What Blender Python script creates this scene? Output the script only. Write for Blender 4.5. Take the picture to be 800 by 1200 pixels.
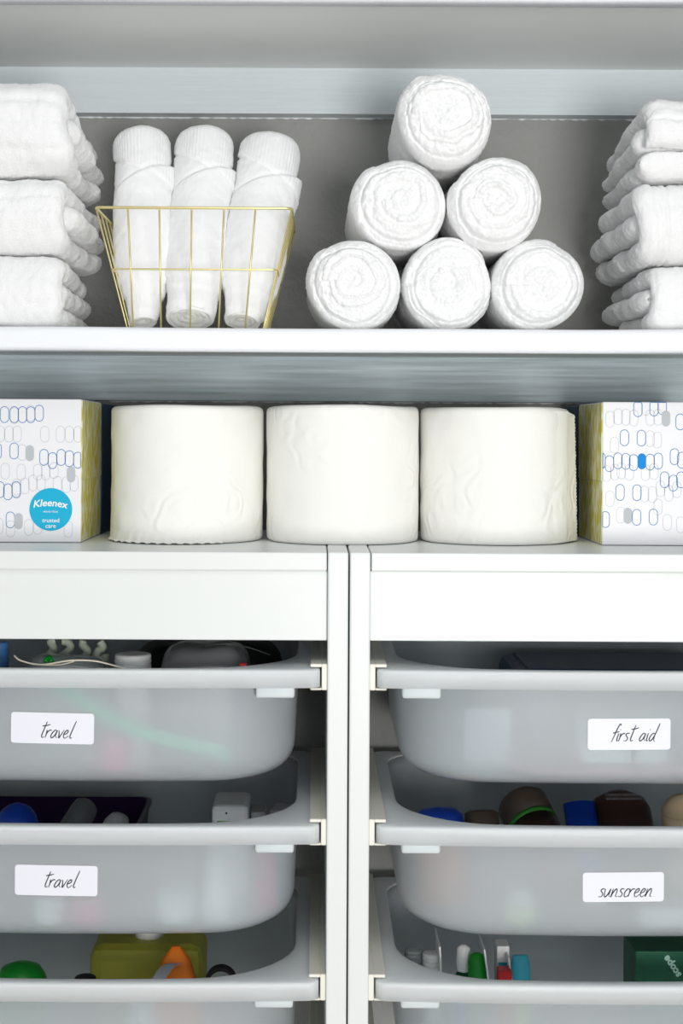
import bpy, bmesh, math, random
import numpy as np
from mathutils import Matrix, Vector

for _o in list(bpy.data.objects):
    bpy.data.objects.remove(_o)
SC = bpy.context.scene
COL = SC.collection
R = math.radians

# ------------------------------------------------------------------ camera
E = 1.036            # eye height above the floor
F = 1650.0           # focal length in pixels of the 800x1200 frame
VX, VY = 372.0, 515.0
cam_d = bpy.data.cameras.new('camera')
cam_d.sensor_fit = 'VERTICAL'
cam_d.sensor_height = 36.0
cam_d.sensor_width = 24.0
cam_d.lens = F / 1200 * 36.0
cam_d.shift_x = (400 - VX) / 1200
cam_d.shift_y = -(600 - VY) / 1200
cam_d.clip_start = 0.02
cam = bpy.data.objects.new('camera', cam_d)
COL.objects.link(cam)
cam.matrix_world = Matrix.Translation((0, 0, E)) @ Matrix.Rotation(R(90), 4, 'X') @ Matrix.Rotation(R(0.28), 4, 'Z')
SC.camera = cam

# ------------------------------------------------------------------ world, lights, exposure
wd = bpy.data.worlds.new('world')
SC.world = wd
wd.use_nodes = True
wd.node_tree.nodes['Background'].inputs[0].default_value = (0.90, 0.96, 1.0, 1)
wd.node_tree.nodes['Background'].inputs[1].default_value = 0.46


def area_light(name, loc, target, size, power, color):
    l = bpy.data.lights.new(name, 'AREA')
    l.shape = 'DISK'
    l.size = size
    l.energy = power
    l.color = color
    o = bpy.data.objects.new(name, l)
    COL.objects.link(o)
    o.location = loc
    o.rotation_euler = (Vector(target) - Vector(loc)).to_track_quat('-Z', 'Y').to_euler()
    return o


area_light('photo_lamp', (0.46, -1.10, E - 0.27), (-0.05, 1.3, E + 0.06), 0.70, 33.0, (1.0, 0.985, 0.965))
area_light('ceiling_lamp', (0.10, -0.20, 2.35), (0.0, 1.2, 0.85), 0.80, 6.0, (1.0, 0.985, 0.96))
SC.view_settings.view_transform = 'Standard'
SC.view_settings.look = 'None'
SC.view_settings.gamma = 1.0
SC.view_settings.use_curve_mapping = False
SC.view_settings.exposure = 0.0


def P(px, py, d):
    """world point that the photograph shows at a pixel, at depth d"""
    return np.array(((px - VX) * d / F, d, E + (VY - py) * d / F))


# ------------------------------------------------------------------ materials
def lin(c):
    return tuple(((v / 255) / 12.92 if v / 255 < 0.04045 else ((v / 255 + 0.055) / 1.055) ** 2.4) for v in c)


def mat(name, rgb, rough=0.5, spec=0.4, bump=None, vary=None, metal=0.0, trans=0.0, sheen=0.0, ior=1.45, coat=0.0):
    """rgb in sRGB 0..255; bump=(scale xyz, strength, distance); vary=(scale xyz, amount)"""
    m = bpy.data.materials.new(name)
    m.use_nodes = True
    nt = m.node_tree
    b = nt.nodes['Principled BSDF']
    c = lin(rgb)
    b.inputs['Base Color'].default_value = (*c, 1)
    b.inputs['Roughness'].default_value = rough
    b.inputs['Specular IOR Level'].default_value = spec
    b.inputs['Metallic'].default_value = metal
    b.inputs['Transmission Weight'].default_value = trans
    b.inputs['Sheen Weight'].default_value = sheen
    b.inputs['IOR'].default_value = ior
    b.inputs['Coat Weight'].default_value = coat
    tc = nt.nodes.new('ShaderNodeTexCoord')

    def noise(sc, detail=4):
        mp = nt.nodes.new('ShaderNodeMapping')
        mp.inputs['Scale'].default_value = sc
        nt.links.new(tc.outputs['Object'], mp.inputs['Vector'])
        n = nt.nodes.new('ShaderNodeTexNoise')
        n.inputs['Scale'].default_value = 1.0
        n.inputs['Detail'].default_value = detail
        nt.links.new(mp.outputs[0], n.inputs['Vector'])
        return n
    if vary:
        n = noise(vary[0])
        mx = nt.nodes.new('ShaderNodeMix')
        mx.data_type = 'RGBA'
        mx.inputs['A'].default_value = (*[v * (1 - vary[1]) for v in c], 1)
        mx.inputs['B'].default_value = (*[min(1, v * (1 + vary[1])) for v in c], 1)
        nt.links.new(n.outputs['Fac'], mx.inputs['Factor'])
        nt.links.new(mx.outputs['Result'], b.inputs['Base Color'])
    if bump:
        n = noise(bump[0])
        bp = nt.nodes.new('ShaderNodeBump')
        bp.inputs['Strength'].default_value = bump[1]
        bp.inputs['Distance'].default_value = bump[2]
        nt.links.new(n.outputs['Fac'], bp.inputs['Height'])
        nt.links.new(bp.outputs[0], b.inputs['Normal'])
    return m


def plastic_mat(name, rgb, thru=0.35, rough=0.45):
    """milky translucent polypropylene"""
    m = bpy.data.materials.new(name)
    m.use_nodes = True
    nt = m.node_tree
    nt.nodes.clear()
    out = nt.nodes.new('ShaderNodeOutputMaterial')
    c = (*lin(rgb), 1)
    df = nt.nodes.new('ShaderNodeBsdfDiffuse'); df.inputs[0].default_value = c
    tr = nt.nodes.new('ShaderNodeBsdfTranslucent'); tr.inputs[0].default_value = c
    rf = nt.nodes.new('ShaderNodeBsdfRefraction'); rf.inputs[0].default_value = c
    rf.inputs['Roughness'].default_value = rough
    rf.inputs['IOR'].default_value = 1.3
    gl = nt.nodes.new('ShaderNodeBsdfGlossy'); gl.inputs['Roughness'].default_value = 0.32
    m1 = nt.nodes.new('ShaderNodeMixShader'); m1.inputs[0].default_value = 0.40
    nt.links.new(df.outputs[0], m1.inputs[1]); nt.links.new(tr.outputs[0], m1.inputs[2])
    m2 = nt.nodes.new('ShaderNodeMixShader'); m2.inputs[0].default_value = thru
    nt.links.new(m1.outputs[0], m2.inputs[1]); nt.links.new(rf.outputs[0], m2.inputs[2])
    fr = nt.nodes.new('ShaderNodeFresnel'); fr.inputs[0].default_value = 1.4
    m3 = nt.nodes.new('ShaderNodeMixShader')
    nt.links.new(fr.outputs[0], m3.inputs[0])
    nt.links.new(m2.outputs[0], m3.inputs[1]); nt.links.new(gl.outputs[0], m3.inputs[2])
    nt.links.new(m3.outputs[0], out.inputs[0])
    return m


def film_mat(name, rgb, clear=0.7):
    """thin clear film: mostly see-through with a gloss"""
    m = bpy.data.materials.new(name)
    m.use_nodes = True
    nt = m.node_tree
    nt.nodes.clear()
    out = nt.nodes.new('ShaderNodeOutputMaterial')
    c = (*lin(rgb), 1)
    tp = nt.nodes.new('ShaderNodeBsdfTransparent'); tp.inputs[0].default_value = c
    df = nt.nodes.new('ShaderNodeBsdfDiffuse'); df.inputs[0].default_value = c
    gl = nt.nodes.new('ShaderNodeBsdfGlossy'); gl.inputs['Roughness'].default_value = 0.15
    m1 = nt.nodes.new('ShaderNodeMixShader'); m1.inputs[0].default_value = clear
    nt.links.new(df.outputs[0], m1.inputs[1]); nt.links.new(tp.outputs[0], m1.inputs[2])
    fr = nt.nodes.new('ShaderNodeFresnel'); fr.inputs[0].default_value = 1.45
    m2 = nt.nodes.new('ShaderNodeMixShader')
    nt.links.new(fr.outputs[0], m2.inputs[0])
    nt.links.new(m1.outputs[0], m2.inputs[1]); nt.links.new(gl.outputs[0], m2.inputs[2])
    nt.links.new(m2.outputs[0], out.inputs[0])
    return m


def tissue_side_mat(name, ground, dash):
    """printed short upright dashes"""
    m = mat(name, ground, 0.45)
    nt = m.node_tree
    b = nt.nodes['Principled BSDF']
    tc = nt.nodes.new('ShaderNodeTexCoord')
    mp = nt.nodes.new('ShaderNodeMapping'); mp.inputs['Scale'].default_value = (260, 260, 62)
    nt.links.new(tc.outputs['Object'], mp.inputs['Vector'])
    n = nt.nodes.new('ShaderNodeTexVoronoi'); n.inputs['Scale'].default_value = 1.0
    n.inputs['Randomness'].default_value = 0.9
    nt.links.new(mp.outputs[0], n.inputs['Vector'])
    cr = nt.nodes.new('ShaderNodeValToRGB')
    cr.color_ramp.elements[0].position = 0.42; cr.color_ramp.elements[0].color = (*lin(dash), 1)
    cr.color_ramp.elements[1].position = 0.56; cr.color_ramp.elements[1].color = (*lin(ground), 1)
    nt.links.new(n.outputs['Distance'], cr.inputs[0])
    nt.links.new(cr.outputs[0], b.inputs['Base Color'])
    return m


def paper_mat(name, rgb):
    """soft embossed paper: quilted curves plus fine fibre"""
    m = mat(name, rgb, 0.95, 0.1)
    nt = m.node_tree
    b = nt.nodes['Principled BSDF']
    tc = nt.nodes.new('ShaderNodeTexCoord')
    n1 = nt.nodes.new('ShaderNodeTexNoise'); n1.inputs['Scale'].default_value = 26; n1.inputs['Detail'].default_value = 1.0
    nt.links.new(tc.outputs['Object'], n1.inputs['Vector'])
    # embossed contour lines
    mm = nt.nodes.new('ShaderNodeMath'); mm.operation = 'MULTIPLY'; mm.inputs[1].default_value = 42
    nt.links.new(n1.outputs['Fac'], mm.inputs[0])
    sn = nt.nodes.new('ShaderNodeMath'); sn.operation = 'SINE'
    nt.links.new(mm.outputs[0], sn.inputs[0])
    n2 = nt.nodes.new('ShaderNodeTexNoise'); n2.inputs['Scale'].default_value = 14; n2.inputs['Detail'].default_value = 0
    nt.links.new(tc.outputs['Object'], n2.inputs['Vector'])
    rmp = nt.nodes.new('ShaderNodeMapRange'); rmp.inputs[1].default_value = 0.48; rmp.inputs[2].default_value = 0.60
    nt.links.new(n2.outputs['Fac'], rmp.inputs[0])
    mu = nt.nodes.new('ShaderNodeMath'); mu.operation = 'MULTIPLY'
    nt.links.new(sn.outputs[0], mu.inputs[0]); nt.links.new(rmp.outputs[0], mu.inputs[1])
    n3 = nt.nodes.new('ShaderNodeTexNoise'); n3.inputs['Scale'].default_value = 500; n3.inputs['Detail'].default_value = 3
    nt.links.new(tc.outputs['Object'], n3.inputs['Vector'])
    ad = nt.nodes.new('ShaderNodeMath'); ad.operation = 'MULTIPLY_ADD'; ad.inputs[1].default_value = 0.6
    nt.links.new(n3.outputs['Fac'], ad.inputs[0]); nt.links.new(mu.outputs[0], ad.inputs[2])
    bp = nt.nodes.new('ShaderNodeBump'); bp.inputs['Strength'].default_value = 0.45; bp.inputs['Distance'].default_value = 0.0007
    nt.links.new(ad.outputs[0], bp.inputs['Height'])
    nt.links.new(bp.outputs[0], b.inputs['Normal'])
    return m


M = {}
M['wall'] = mat('grey_wall_paint', (160, 160, 157), 0.62, 0.35, bump=((95, 95, 95), 0.6, 0.004), vary=((9, 9, 9), 0.08))
M['wall_side'] = mat('grey_side_wall_paint', (160, 160, 156), 0.7, 0.3, bump=((60, 60, 60), 0.3, 0.002))
M['floor'] = mat('pale_floor', (196, 192, 186), 0.6, 0.3, vary=((2, 30, 2), 0.08))
M['shelf'] = mat('shelf_paint', (222, 229, 233), 0.42, 0.4, bump=((14, 420, 420), 0.45, 0.0012), vary=((5, 90, 90), 0.05))
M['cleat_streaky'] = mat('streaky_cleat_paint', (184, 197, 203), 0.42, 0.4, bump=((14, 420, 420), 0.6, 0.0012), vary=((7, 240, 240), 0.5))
M['under'] = mat('shelf_underside_paint', (238, 241, 239), 0.5, 0.35, bump=((18, 60, 60), 0.2, 0.001), vary=((6, 14, 14), 0.06))
M['nosing'] = mat('nosing_paint', (246, 248, 252), 0.42, 0.4, bump=((16, 380, 380), 0.5, 0.001))
M['frame'] = mat('white_frame_foil', (231, 234, 232), 0.34, 0.45, bump=((90, 90, 8), 0.05, 0.0005))
M['runner'] = mat('cream_runner_plastic', (238, 235, 222), 0.4, 0.4)
M['bin'] = plastic_mat('milky_bin_plastic', (247, 252, 255), 0.50, 0.12)
M['binrim'] = mat('milky_bin_rim', (232, 243, 251), 0.42, 0.35)
_b = M['binrim'].node_tree.nodes['Principled BSDF']
_b.inputs['Subsurface Weight'].default_value = 1.0
_b.inputs['Subsurface Radius'].default_value = (1.0, 1.0, 1.0)
_b.inputs['Subsurface Scale'].default_value = 0.012
M['towel'] = mat('white_terry', (250, 250, 250), 1.0, 0.05, bump=((900, 900, 900), 0.55, 0.0016), sheen=0.25)
M['waffle'] = mat('white_ribbed_cotton', (250, 250, 251), 1.0, 0.05, bump=((1100, 1100, 1100), 0.4, 0.001), sheen=0.2)
M['gold'] = mat('gold_wire', (236, 222, 160), 0.35, 0.5, metal=0.75)
M['tissue'] = paper_mat('toilet_paper', (249, 248, 243))
M['core'] = mat('cardboard_core', (176, 148, 112), 0.9, 0.1)
M['carton'] = mat('white_carton', (240, 240, 243), 0.4, 0.4)
M['yellow_side'] = tissue_side_mat('yellow_dash_print', (226, 226, 190), (204, 190, 24))
M['blue_side'] = tissue_side_mat('blue_dash_print', (20, 62, 96), (14, 48, 82))
M['p_blue'] = mat('print_blue', (20, 118, 184), 0.5, 0.2)
M['p_solid'] = mat('print_bright_blue', (6, 140, 222), 0.5, 0.2)
M['p_grey'] = mat('print_light_grey', (198, 199, 204), 0.5, 0.2)
M['p_sgrey'] = mat('print_grey', (192, 196, 200), 0.5, 0.2)
M['p_cyan'] = mat('print_cyan', (22, 178, 216), 0.5, 0.3)
M['p_white'] = mat('print_white', (250, 250, 250), 0.5, 0.3)
M['sticker'] = mat('white_sticker', (240, 240, 248), 0.45, 0.3)
M['ink'] = mat('black_ink', (30, 32, 38), 0.5, 0.3)


# ------------------------------------------------------------------ mesh helpers
def mk(name, verts, faces, m, parent=None, smooth=True, loc=None):
    me = bpy.data.meshes.new(name)
    me.from_pydata([tuple(v) for v in verts], [], faces)
    if smooth:
        me.polygons.foreach_set('use_smooth', [True] * len(me.polygons))
    me.update()
    me.materials.append(m)
    o = bpy.data.objects.new(name, me)
    COL.objects.link(o)
    if parent:
        o.parent = parent
    if loc is not None:
        o.location = loc
    return o


def tag(o, label, cat, group=None):
    o['label'] = label
    o['category'] = cat
    if group:
        o['group'] = group
    return o


def thing(name, label, cat, loc=(0, 0, 0), rot=(0, 0, 0), group=None):
    o = bpy.data.objects.new(name, None)
    o.empty_display_size = 0.02
    COL.objects.link(o)
    o.location = loc
    o.rotation_euler = rot
    return tag(o, label, cat, group)


def structure(o):
    o['kind'] = 'structure'
    return o


class MB:
    """collects shapes into one mesh"""
    def __init__(s):
        s.v = []
        s.f = []

    def add(s, v, f):
        n = len(s.v)
        s.v.extend([tuple(p) for p in v])
        s.f.extend([tuple(i + n for i in q) for q in f])
        return s

    def build(s, name, m, parent=None, smooth=True, loc=None):
        return mk(name, s.v, s.f, m, parent, smooth, loc)


def box_vf(x0, x1, y0, y1, z0, z1, r=0.0, seg=2):
    bm = bmesh.new()
    bmesh.ops.create_cube(bm, size=1.0)
    for v in bm.verts:
        v.co = ((x0 + x1) / 2 + v.co.x * (x1 - x0), (y0 + y1) / 2 + v.co.y * (y1 - y0), (z0 + z1) / 2 + v.co.z * (z1 - z0))
    if r > 0:
        r = min(r, 0.49 * min(x1 - x0, y1 - y0, z1 - z0))
        bmesh.ops.bevel(bm, geom=bm.edges[:], offset=r, segments=seg, profile=0.5, affect='EDGES')
    bm.verts.index_update()
    v = [tuple(x.co) for x in bm.verts]
    f = [tuple(x.index for x in p.verts) for p in bm.faces]
    bm.free()
    return v, f


def grid_f(nu, nv, cu=False, cv=False):
    f = []
    for i in range(nu if cu else nu - 1):
        i2 = (i + 1) % nu
        for j in range(nv if cv else nv - 1):
            j2 = (j + 1) % nv
            f.append((i * nv + j, i2 * nv + j, i2 * nv + j2, i * nv + j2))
    return f


def lathe_vf(prof, n=32, c=(0, 0, 0)):
    """prof: (r, z) from bottom to top, capped"""
    v = []
    for r, z in prof:
        for k in range(n):
            a = 2 * math.pi * k / n
            v.append((c[0] + r * math.cos(a), c[1] + r * math.sin(a), c[2] + z))
    f = [(i * n + k, i * n + (k + 1) % n, (i + 1) * n + (k + 1) % n, (i + 1) * n + k) for i in range(len(prof) - 1) for k in range(n)]
    if prof[0][0] > 1e-6:
        f.append(tuple(reversed(range(n))))
    if prof[-1][0] > 1e-6:
        f.append(tuple((len(prof) - 1) * n + k for k in range(n)))
    return v, f


def spline(pts, sub=8, closed=False):
    p = [np.array(q, float) for q in pts]
    n = len(p)
    out = []
    for i in range(n if closed else n - 1):
        if closed:
            a, b, c, d = p[i - 1], p[i], p[(i + 1) % n], p[(i + 2) % n]
        else:
            a, b, c, d = p[max(i - 1, 0)], p[i], p[i + 1], p[min(i + 2, n - 1)]
        for k in range(sub):
            t = k / sub
            out.append(0.5 * ((2 * b) + (-a + c) * t + (2 * a - 5 * b + 4 * c - d) * t * t + (-a + 3 * b - 3 * c + d) * t ** 3))
    if not closed:
        out.append(p[-1])
    return out


def tube_vf(pts, r, n=8, closed=False):
    p = [np.array(q, float) for q in pts]
    m = len(p)
    v = []
    up = np.array((0.13, 0.21, 0.97))
    prev = None
    for i in range(m):
        if closed:
            t = p[(i + 1) % m] - p[i - 1]
        else:
            t = p[min(i + 1, m - 1)] - p[max(i - 1, 0)]
        t = t / (np.linalg.norm(t) + 1e-12)
        a = prev if prev is not None else np.cross(t, up)
        a = a - t * np.dot(a, t)
        if np.linalg.norm(a) < 1e-6:
            a = np.cross(t, (1, 0, 0))
        a = a / np.linalg.norm(a)
        prev = a
        b = np.cross(t, a)
        rr = r[i] if hasattr(r, '__len__') else r
        for k in range(n):
            an = 2 * math.pi * k / n
            v.append(p[i] + rr * (math.cos(an) * a + math.sin(an) * b))
    f = [(i * n + k, i * n + (k + 1) % n, ((i + 1) % m) * n + (k + 1) % n, ((i + 1) % m) * n + k)
         for i in range(m if closed else m - 1) for k in range(n)]
    if not closed:
        f.append(tuple(reversed(range(n))))
        f.append(tuple((m - 1) * n + k for k in range(n)))
    return v, f


def ribbon_vf(pts, w, closed=False):
    """flat line of width w in the xz plane facing -y (pts are (x, y, z))"""
    p = [np.array(q, float) for q in pts]
    m = len(p)
    v = []
    for i in range(m):
        t = p[(i + 1) % m] - p[i - 1] if closed else p[min(i + 1, m - 1)] - p[max(i - 1, 0)]
        t = t / (np.linalg.norm(t) + 1e-12)
        nrm = np.array((-t[2], 0, t[0]))
        ww = w[i] if hasattr(w, '__len__') else w
        v += [p[i] + nrm * ww / 2, p[i] - nrm * ww / 2]
    f = [(2 * i, 2 * i + 1, 2 * ((i + 1) % m) + 1, 2 * ((i + 1) % m)) for i in range(m if closed else m - 1)]
    return v, f


def capsule(cx, cz, w, h, y, n=7):
    r = w / 2
    pts = [(cx + r * math.cos(a), y, cz + h / 2 - r + r * math.sin(a)) for a in np.linspace(0, math.pi, n)]
    pts += [(cx + r * math.cos(a), y, cz - h / 2 + r + r * math.sin(a)) for a in np.linspace(math.pi, 2 * math.pi, n)]
    return pts


def hash3(ix, iy, iz, seed):
    h = (ix * 374761393 + iy * 668265263 + iz * 2147483647 + seed * 974634777) & 0xFFFFFFFF
    h = ((h ^ (h >> 13)) * 1274126177) & 0xFFFFFFFF
    h = ((h ^ (h >> 16)) * 2246822519) & 0xFFFFFFFF
    return ((h ^ (h >> 15)) & 0xFFFF) / 65535.0


def vn(p, freq, seed=0):
    """value noise in -1..1, p is (...,3)"""
    q = p * freq + 1000.0
    i = np.floor(q).astype(np.int64)
    f = q - i
    f = f * f * (3 - 2 * f)
    r = 0
    for a in (0, 1):
        for b in (0, 1):
            for c in (0, 1):
                w = (f[..., 0] if a else 1 - f[..., 0]) * (f[..., 1] if b else 1 - f[..., 1]) * (f[..., 2] if c else 1 - f[..., 2])
                r = r + w * hash3(i[..., 0] + a, i[..., 1] + b, i[..., 2] + c, seed)
    return r * 2 - 1


def sm(a, b, x):
    t = np.clip((x - a) / (b - a), 0, 1)
    return t * t * (3 - 2 * t)


def grid_normals(G, cu=False, cv=False):
    def diff(A, ax, closed):
        if closed:
            return np.roll(A, -1, ax) - np.roll(A, 1, ax)
        return np.gradient(A, axis=ax)
    n = np.cross(diff(G, 0, cu), diff(G, 1, cv))
    return n / (np.linalg.norm(n, axis=-1, keepdims=True) + 1e-12)


# ------------------------------------------------------------------ setting
YB = 1.52            # back wall
XL, XR = -0.60, 0.66
YS = 1.24            # shelf front
structure(mk('wall_back', *box_vf(XL - 0.1, XR + 0.1, YB, YB + 0.1, 0, 2.1), M['wall'], smooth=False))
structure(mk('wall_left', *box_vf(XL - 0.1, XL, 0.95, YB, 0, 2.1), M['wall_side'], smooth=False))
structure(mk('wall_right', *box_vf(XR, XR + 0.1, 0.95, YB, 0, 2.1), M['wall_side'], smooth=False))
structure(mk('floor', *box_vf(XL - 0.6, XR + 0.6, -1.2, YB + 0.1, -0.05, 0), M['floor'], smooth=False))


def shelf(label, z_under, z_top, z_lip, cleat_h, cleat_mat='shelf'):
    t = thing('wall_shelf', label, 'shelf', (0, YB, z_under))
    mk('board', *box_vf(XL, XR, YS + 0.018 - YB, 0, 0, z_top - z_under), M['under'], t, False)
    # rounded nosing that hangs a little below the board
    h = z_top - z_lip
    prof = []
    for a in np.linspace(90, 180, 7):
        prof.append((YS + 0.006 + 0.006 * math.cos(R(a)), z_top - 0.006 + 0.006 * math.sin(R(a))))
    for a in np.linspace(180, 270, 5):
        prof.append((YS + 0.004 + 0.004 * math.cos(R(a)), z_lip + 0.004 + 0.004 * math.sin(R(a))))
    prof += [(YS + 0.018, z_lip), (YS + 0.018, z_top)]
    nx = 120
    xs = np.linspace(XL, XR, nx)
    G = np.array([[(x, y - YB, z - z_under) for y, z in prof] for x in xs])
    G[..., 2] += 0.0006 * vn(G * np.array((1, 0, 0)), 9, 3)[...] * (G[..., 1] < YS + 0.012 - YB)
    n = len(prof)
    f = grid_f(nx, n, False, True) + [tuple(range(n)), tuple((nx - 1) * n + k for k in reversed(range(n)))]
    mk('nosing', G.reshape(-1, 3), f, M['nosing'], t)
    # cleat along the wall with a slightly uneven painted lower edge
    G = []
    for x in xs:
        G.append([(x, -0.020, 0), (x, -0.020, -cleat_h), (x, 0, -cleat_h - 0.0003), (x, 0, 0)])
    f = grid_f(nx, 4, False, True) + [(0, 1, 2, 3), tuple((nx - 1) * 4 + k for k in (3, 2, 1, 0))]
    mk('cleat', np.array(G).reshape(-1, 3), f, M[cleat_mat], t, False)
    # ragged bead of paint where the cleat meets the wall
    rnd = random.Random(int(z_under * 1000))
    pts = [(x, -0.0005, -cleat_h - 0.0002) for x in np.linspace(XL + 0.01, XR - 0.01, 260)]
    rr = [max(0.0004, 0.0011 + 0.0011 * rnd.uniform(-1, 1)) for _ in pts]
    mk('caulk_line', *tube_vf(pts, rr, 5), M['nosing'], t)
    return t


Z_SH = E + 0.0985
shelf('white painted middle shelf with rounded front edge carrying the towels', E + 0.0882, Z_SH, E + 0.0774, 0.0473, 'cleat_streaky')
shelf('white painted upper shelf above the towels with a pale cleat on the wall', E + 0.3955, E + 0.408, E + 0.3870, 0.0485)

# ------------------------------------------------------------------ storage frames
ZT = 0.94
YF = 1.20
PITCH = 0.1327
ZR0 = E - 0.196      # top of the first bin rim
T = 0.0175


def storage_frame(x_in0, x_in1, label):
    xc = (x_in0 + x_in1) / 2
    t = thing('storage_cabinet', label, 'cabinet', (xc, YF, 0), group=None)
    hw = (x_in1 - x_in0) / 2
    for s in (-1, 1):
        a, b = (-hw - T, -hw) if s < 0 else (hw, hw + T)
        mk('side_panel', *box_vf(a, b, 0, 0.30, 0, ZT, 0.0016), M['frame'], t, False)
    mk('top_panel', *box_vf(-hw + 0.0008, hw - 0.0008, 0.003, 0.298, ZT - 0.0165, ZT - 0.0005, 0.0014), M['frame'], t, False)
    mk('front_rail', *box_vf(-hw, hw, 0.0075, 0.024, ZT - 0.0765, ZT - 0.0165, 0.001), M['frame'], t, False)
    mk('back_rail', *box_vf(-hw, hw, 0.276, 0.294, ZT - 0.0765, ZT - 0.0165), M['frame'], t, False)
    mk('bottom_panel', *box_vf(-hw, hw, 0.004, 0.297, 0.035, 0.051), M['frame'], t, False)
    for i in range(5):
        z1 = ZR0 + 0.004 - i * PITCH
        z0 = z1 - 0.0225
        for s in (-1, 1):
            mb = MB()
            ww, th = 0.0145, 0.0028
            xw = s * hw
            xa = s * (hw - ww)
            xi = s * (hw - 0.0048)
            lo = lambda p, q: (min(p, q), max(p, q))
            mb.add(*box_vf(*lo(xw, xi), 0.004, 0.285, z0, z1, 0.0006, 1))
            mb.add(*box_vf(*lo(xi, xa), 0.004, 0.285, z1 - th, z1, 0.0006, 1))
            mb.add(*box_vf(*lo(xi, xa), 0.004, 0.285, z0, z0 + th * 0.7, 0.0006, 1))
            mb.build('runner', M['runner'], t, False)
    return t


XL0, XL1 = -0.4125, 0.0093
XR0, XR1 = 0.0456, 0.4674
storage_frame(XL0, XL1, 'white storage cabinet holding the bins labelled travel')
storage_frame(XR0, XR1, 'white storage cabinet holding the bins labelled first aid and sunscreen')


# ------------------------------------------------------------------ bins
def outline(w, y0, y1, rc, rb, bulge, w_ref, n=10, m=16):
    """rounded rectangle, front corners rc, back corners rb, front bowed outwards by bulge; constant number of points"""
    pts = []

    def arc(cx, cy, r, a0, a1):
        for a in np.linspace(a0, a1, n):
            pts.append((cx + r * math.cos(R(a)), cy + r * math.sin(R(a))))

    def line(p, q):
        for t in np.linspace(0, 1, m)[1:-1]:
            pts.append((p[0] + (q[0] - p[0]) * t, p[1] + (q[1] - p[1]) * t))
    arc(-w + rc, y0 + rc, rc, 180, 270)
    line((-w + rc, y0), (w - rc, y0))
    arc(w - rc, y0 + rc, rc, 270, 360)
    line((w, y0 + rc), (w, y1 - rb))
    arc(w - rb, y1 - rb, rb, 0, 90)
    line((w - rb, y1), (-w + rb, y1))
    arc(-w + rb, y1 - rb, rb, 90, 180)
    line((-w, y1 - rb), (-w, y0 + rc))
    out = []
    for x, y in pts:
        k = max(0.0, 1 - (y - y0) / 0.12)
        out.append((x, y + bulge * ((x / w_ref) ** 2) * k))
    return out


BH = 0.103
HW = (XL1 - XL0) / 2
BW = HW - 0.0250
BULGE = 0.010


def bin_front(x, z):
    """y of the outer front wall, local to the bin (origin at rim top, y 0 = frame front)"""
    return 0.0005 + 0.045 * (-z) + BULGE * (x / BW) ** 2


def shell_loops(off):
    """outer loops of the tub from the rim downwards, moved inwards by off"""
    lv = []
    rb = 0.026
    for z in np.linspace(-0.002, -BH + rb, 8):
        lv.append((z, 0.0))
    for a in np.linspace(0, 90, 8)[1:]:
        lv.append((-BH + rb - (rb - 0.0) * math.sin(R(a)), rb * (1 - math.cos(R(a)))))
    loops = []
    for z, ins in lv:
        draft = 0.045 * (-z)
        i = ins + draft + off
        rc = max(0.02, 0.072 - ins * 0.8)
        zz = z + (off if z < -BH + rb else 0.0)
        loops.append([(x, y, zz) for x, y in outline(BW - i, 0.0005 + i, 0.285 - i, rc, max(0.015, 0.05 - ins * 0.8), BULGE, BW)])
    return loops


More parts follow.
